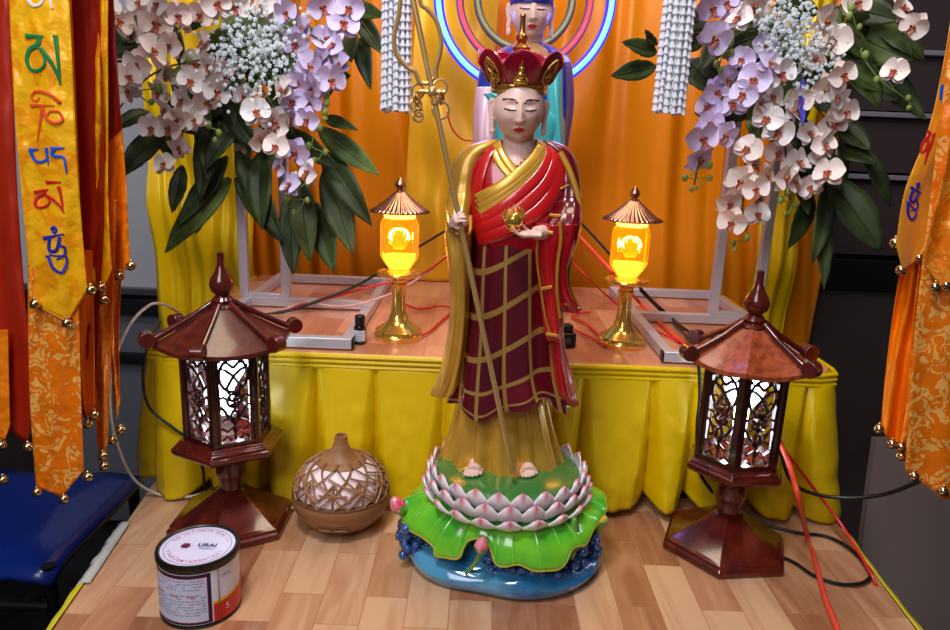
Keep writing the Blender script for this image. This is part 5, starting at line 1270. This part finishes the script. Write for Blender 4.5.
LET = {
 'om': [[(0, -.15), (.06, .25), (.3, .62), (.62, .5), (.78, .0), (.66, -.2)], [(.86, -.2), (.95, .2), (1.05, .75)], [(-.1, -.05), (.2, -.15), (.5, .05)]],
 'ma': [[(0, .04), (.5, .04)], [(.4, .05), (.34, .2), (.1, .3), (.0, .5), (.1, .68), (.35, .7), (.52, .55), (.42, .3), (.2, .25)], [(.42, .28), (.66, .5), (.85, .75), (.95, 1.0)], [(.86, .02), (.9, .4), (.93, .98)]],
 'ni': [[(.95, .2), (.6, .04), (.2, .0), (.05, .1), (.2, .17), (.3, .1)], [(.0, .25), (.75, .26)], [(.4, .27), (.28, .6), (.15, 1.0)], [(.38, .28), (.5, .52), (.75, .62), (1.0, .54), (.88, .38), (.6, .38), (.5, .5)]],
 'pad': [[(0, .02), (.28, .04)], [(.04, .05), (.2, .45), (.48, .42), (.5, .02)], [(.5, .0), (.52, .62)], [(.62, .04), (1.0, .06)], [(.7, .06), (.66, .3), (.95, .4), (1.0, .7), (1.02, 1.0)]],
 'me': [[(.45, -.25), (.95, -.15)], [(0, .08), (.5, .06)], [(.4, .08), (.34, .22), (.1, .3), (.0, .5), (.1, .66), (.35, .68), (.52, .55), (.42, .3), (.2, .25)], [(.42, .28), (.66, .5), (.85, .75), (.97, 1.0)], [(.86, .0), (.92, .4), (.95, .95)]],
 'hum': [[(.42, -.12), (.52, -.18), (.62, -.1), (.52, -.03), (.42, -.12)], [(0, .05), (.95, .05)], [(.3, .07), (.22, .38), (.55, .42), (.75, .1), (.7, .3), (.95, .42), (.85, .6), (.4, .56), (.2, .5)], [(.15, .52), (.3, .82), (.7, .95), (.98, .78), (.9, .62), (.5, .68)], [(.2, .6), (.0, .5)]]}
def letter(parent, pt, key, s0, t0, ds, dt, m, w_=.0022):
    mb = MB()
    for st_ in LET[key]:
        C = cr(st_, 6) if len(st_) > 2 else [st_[0], tuple((a+b)/2 for a, b in zip(*st_)), st_[1]]
        P_ = [pt(s0+u*ds, max(0, t0+v*dt), .0012) for u, v in C]; n_ = len(P_)
        mb.tube(P_, [w_*(1.25-.75*i/(n_-1)) for i in range(n_)], 6, flat=.5, up=(0, -1, 0))
    obj('embroidered_letter', mb, m, parent)
YB0 = .95
# behind first: dark red streamer at the far left
s1 = thing('silk_streamer', 'dark red silk streamer at the far left edge with small bells', 'streamer', tuple(at(20, 400, .985)))
cloth(s1, 'red_strip', [(-40, -30), (-34, 200), (-30, 400)], [(10, -30), (18, 200), (34, 398)], (28, 445, .8), .985, M_rsilk, .006, 1.6, 1)
cloth(s1, 'orange_strip', [(-30, 330), (-28, 380), (-26, 430)], [(8, 330), (9, 380), (10, 425)], (5, 440, .6), .975, M_orsilk, .003, 1, 2)
for x, y in ((28, 447), (5, 428), (2, 445), (3, 480)): bell(s1, x, y, .98)
# background streamers, right part of the left bundle
s3 = thing('silk_streamer', 'narrow dark red silk streamer hanging just right of the lettered yellow one', 'streamer', tuple(at(85, 430, 1.01)))
cloth(s3, 'red_strip', [(64, -30), (70, 150), (76, 300), (80, 410)], [(98, -30), (104, 150), (100, 300), (96, 400)], (88, 425, .5), 1.01, M_rsilk, .008, 1.5, 3)
cloth(s3, 'orange_strip', [(70, 250), (76, 330), (82, 400)], [(92, 250), (94, 330), (95, 405)], (88, 420, .5), 1.0, M_orsilk, .005, 1, 6)
for x, y in ((88, 424), (94, 415)): bell(s3, x, y, 1.0)
s4 = thing('silk_streamer', 'folded orange silk streamer with golden glints beside the left flowers', 'streamer', tuple(at(103, 460, 1.03)))
cloth(s4, 'yellow_strip', [(82, -30), (85, 100), (90, 200), (92, 282)], [(108, -30), (108, 100), (108, 200), (112, 270)], (100, 296, .5), 1.015, M_ysilk, .007, 1.2, 5)
cloth(s4, 'brocade_strip', [(86, 200), (89, 300), (94, 380), (97, 445)], [(116, 200), (113, 300), (110, 380), (108, 440)], (103, 465, .5), 1.03, M_obro2, .007, 1.2, 8)
for x, y in ((91, 290), (101, 288), (104, 300), (103, 456), (104, 466)): bell(s4, x, y, 1.01)
s5 = thing('silk_streamer', 'orange silk streamer nearest the left white flowers, red at its upper edge', 'streamer', tuple(at(118, 430, 1.08)))
cloth(s5, 'red_strip', [(98, -30), (104, 100), (108, 200), (110, 260)], [(112, -30), (119, 90), (126, 180), (128, 250)], (118, 270, .5), 1.06, M_rsilk, .006, 1.3, 11)
cloth(s5, 'orange_strip', [(101, 150), (104, 220), (108, 280)], [(122, 130), (127, 200), (130, 262)], (116, 285, .4), 1.05, M_orsilk, .005, 1.3, 12)
cloth(s5, 'brocade_strip', [(108, 260), (110, 340), (114, 405)], [(122, 262), (119, 340), (120, 400)], (117, 420, .5), 1.07, M_obro2, .005, 1, 13)
for x, y in ((120, 276), (131, 266), (110, 274), (113, 440), (121, 430)): bell(s5, x, y, 1.045)
# the lettered one in front
s2 = thing('silk_streamer', 'wide yellow silk streamer with coloured embroidered letters over orange brocade', 'streamer', tuple(at(60, 497, .95)))
cloth(s2, 'brocade_strip', [(30, 200), (28, 300), (30, 400), (36, 486)], [(80, 200), (79, 300), (81, 400), (84, 470)], (62, 497, .55), .955, M_obro, .004, 1.4, 4)
cloth(s2, 'orange_backing', [(20, -30), (26, 150), (28, 300)], [(70, -30), (78, 150), (84, 300)], None, .965, M_orsilk, .004, 1.4, 7)
o_, pt = cloth(s2, 'yellow_strip', [(8, -30), (14, 100), (22, 200), (33, 304)], [(68, -30), (74, 100), (79, 190), (87, 290)], (67, 322, .62), YB0, M_ysilk, .0045, 1.3, 9)
mb = MB().tube([pt(i/20, .999, .001) for i in range(21)], .0009, 5); obj('hem_piping', mb, mat('hem_gold', (206, 130, 20), .4), s2)
yt = lambda y: (y+30)/332.0
lc = dict(om=(226, 228, 232), ma=(20, 122, 62), ni=(226, 84, 20), pad=(24, 84, 190), me=(200, 28, 24), hum=(34, 40, 160))
for key, x0, x1, y0, y1 in (('om', 24, 52, 0, 12), ('ma', 28, 61, 29, 66), ('ni', 33, 63, 73, 124), ('pad', 32, 67, 134, 168), ('me', 37, 66, 183, 211), ('hum', 46, 68, 230, 265)):
    m_ = mat('letter_thread_'+key, lc[key], .5)
    ymid = (y0+y1)/2; xl = 8+(ymid+30)*.072; W_ = 58
    if key == 'om': letter(s2, pt, key, (26-xl)/W_, yt(-4), .42, 18/332, m_)
    else: letter(s2, pt, key, (x0-xl)/W_, yt(y0), (x1-x0)/W_, (y1-y0)/332*1.02, m_, .0023 if key != 'ma' else .0028)
for x, y in ((35, 304), (67, 323), (91, 290), (37, 492), (64, 499), (88, 477)): bell(s2, x, y, .945, .0068)
# right hand side bundle
r2 = thing('silk_streamer', 'orange brocade silk streamer with gold scrolls at the right edge', 'streamer', tuple(at(925, 480, .97)))
cloth(r2, 'brocade_strip', [(962, -30), (945, 80), (930, 200), (915, 330), (905, 470)], [(1010, -30), (1010, 80), (1010, 200), (1010, 330), (1010, 480)], (945, 500, .4), .955, M_obro, .006, 1.6, 14, .9)
cloth(r2, 'yellow_strip', [(985, -30), (962, 60), (948, 150), (932, 220), (922, 262)], [(1000, -30), (1000, 60), (1000, 150), (1000, 220), (1000, 250)], (945, 292, .35), .945, M_obro2, .006, 1.6, 15)
for x, y in ((914, 476), (943, 491), (935, 287), (946, 285)): bell(r2, x, y, .945)
r1 = thing('silk_streamer', 'narrow orange silk streamer at right with dark letters on its twisted upper part', 'streamer', tuple(at(890, 440, 1.0)))
cloth(r1, 'orange_strip', [(965, -30), (940, 110), (915, 200), (897, 290), (886, 370), (881, 428)], [(985, -30), (958, 110), (935, 200), (922, 290), (912, 370), (907, 440)], (897, 452, .6), 1.0, M_orsilk, .010, 1.6, 16)
cloth(r1, 'orange_strip', [(925, 220), (915, 300), (908, 380), (900, 445)], [(950, 220), (945, 300), (940, 400), (930, 470)], None, .985, M_obro2, .008, 1.4, 17)
o_, pt2 = cloth(r1, 'lettered_strip', [(958, -30), (944, 60), (928, 130), (905, 190), (896, 245)], [(990, -30), (972, 60), (955, 140), (938, 210), (922, 255)], (903, 272, .3), .97, mat('amber_silk', (236, 150, 14), .34, .15, sheen=.3, bump=.1, bscale=20), .003, .8, 18)
letter(r1, pt2, 'hum', .12, .72, .34, .13, bpy.data.materials['letter_thread_hum'], .0018)
letter(r1, pt2, 'ma', -.02, .5, .3, .12, bpy.data.materials['letter_thread_me'], .0018)
letter(r1, pt2, 'pad', .1, .33, .25, .1, bpy.data.materials['letter_thread_pad'], .0018)
for x, y in ((895, 243), (901, 270), (919, 258), (879, 429), (892, 444), (901, 447), (901, 456)): bell(r1, x, y, .975)
# ---------------- light ----------------
w = bpy.data.worlds.new('world'); SC.world = w; w.use_nodes = True
w.node_tree.nodes['Background'].inputs[0].default_value = (.5, .5, .62, 1); w.node_tree.nodes['Background'].inputs[1].default_value = .18
area('ceiling_and_fill_lamp', (-.35, .25, 2.1), (.05, 1.2, .2), .4, 30, (.95, .95, 1.0))
area('ceiling_and_fill_lamp', (.55, 1.0, 2.15), (.3, 1.2, .2), .35, 7, (1, .93, .85))
area('ceiling_and_fill_lamp', (-.7, -.7, 1.6), (-.3, 1.3, .5), .9, 22, (.95, .95, 1))
area('ceiling_and_fill_lamp', (0.05, 1.45, 1.75), (.05, 1.85, .5), .5, 9, (1.0, .82, .6))  # warm fill added to brighten the orange curtain, no real fitting
SC.view_settings.exposure = -0.28
SC.cycles.max_bounces = 8
try: SC.cycles.sample_clamp_indirect = 6
except Exception: pass
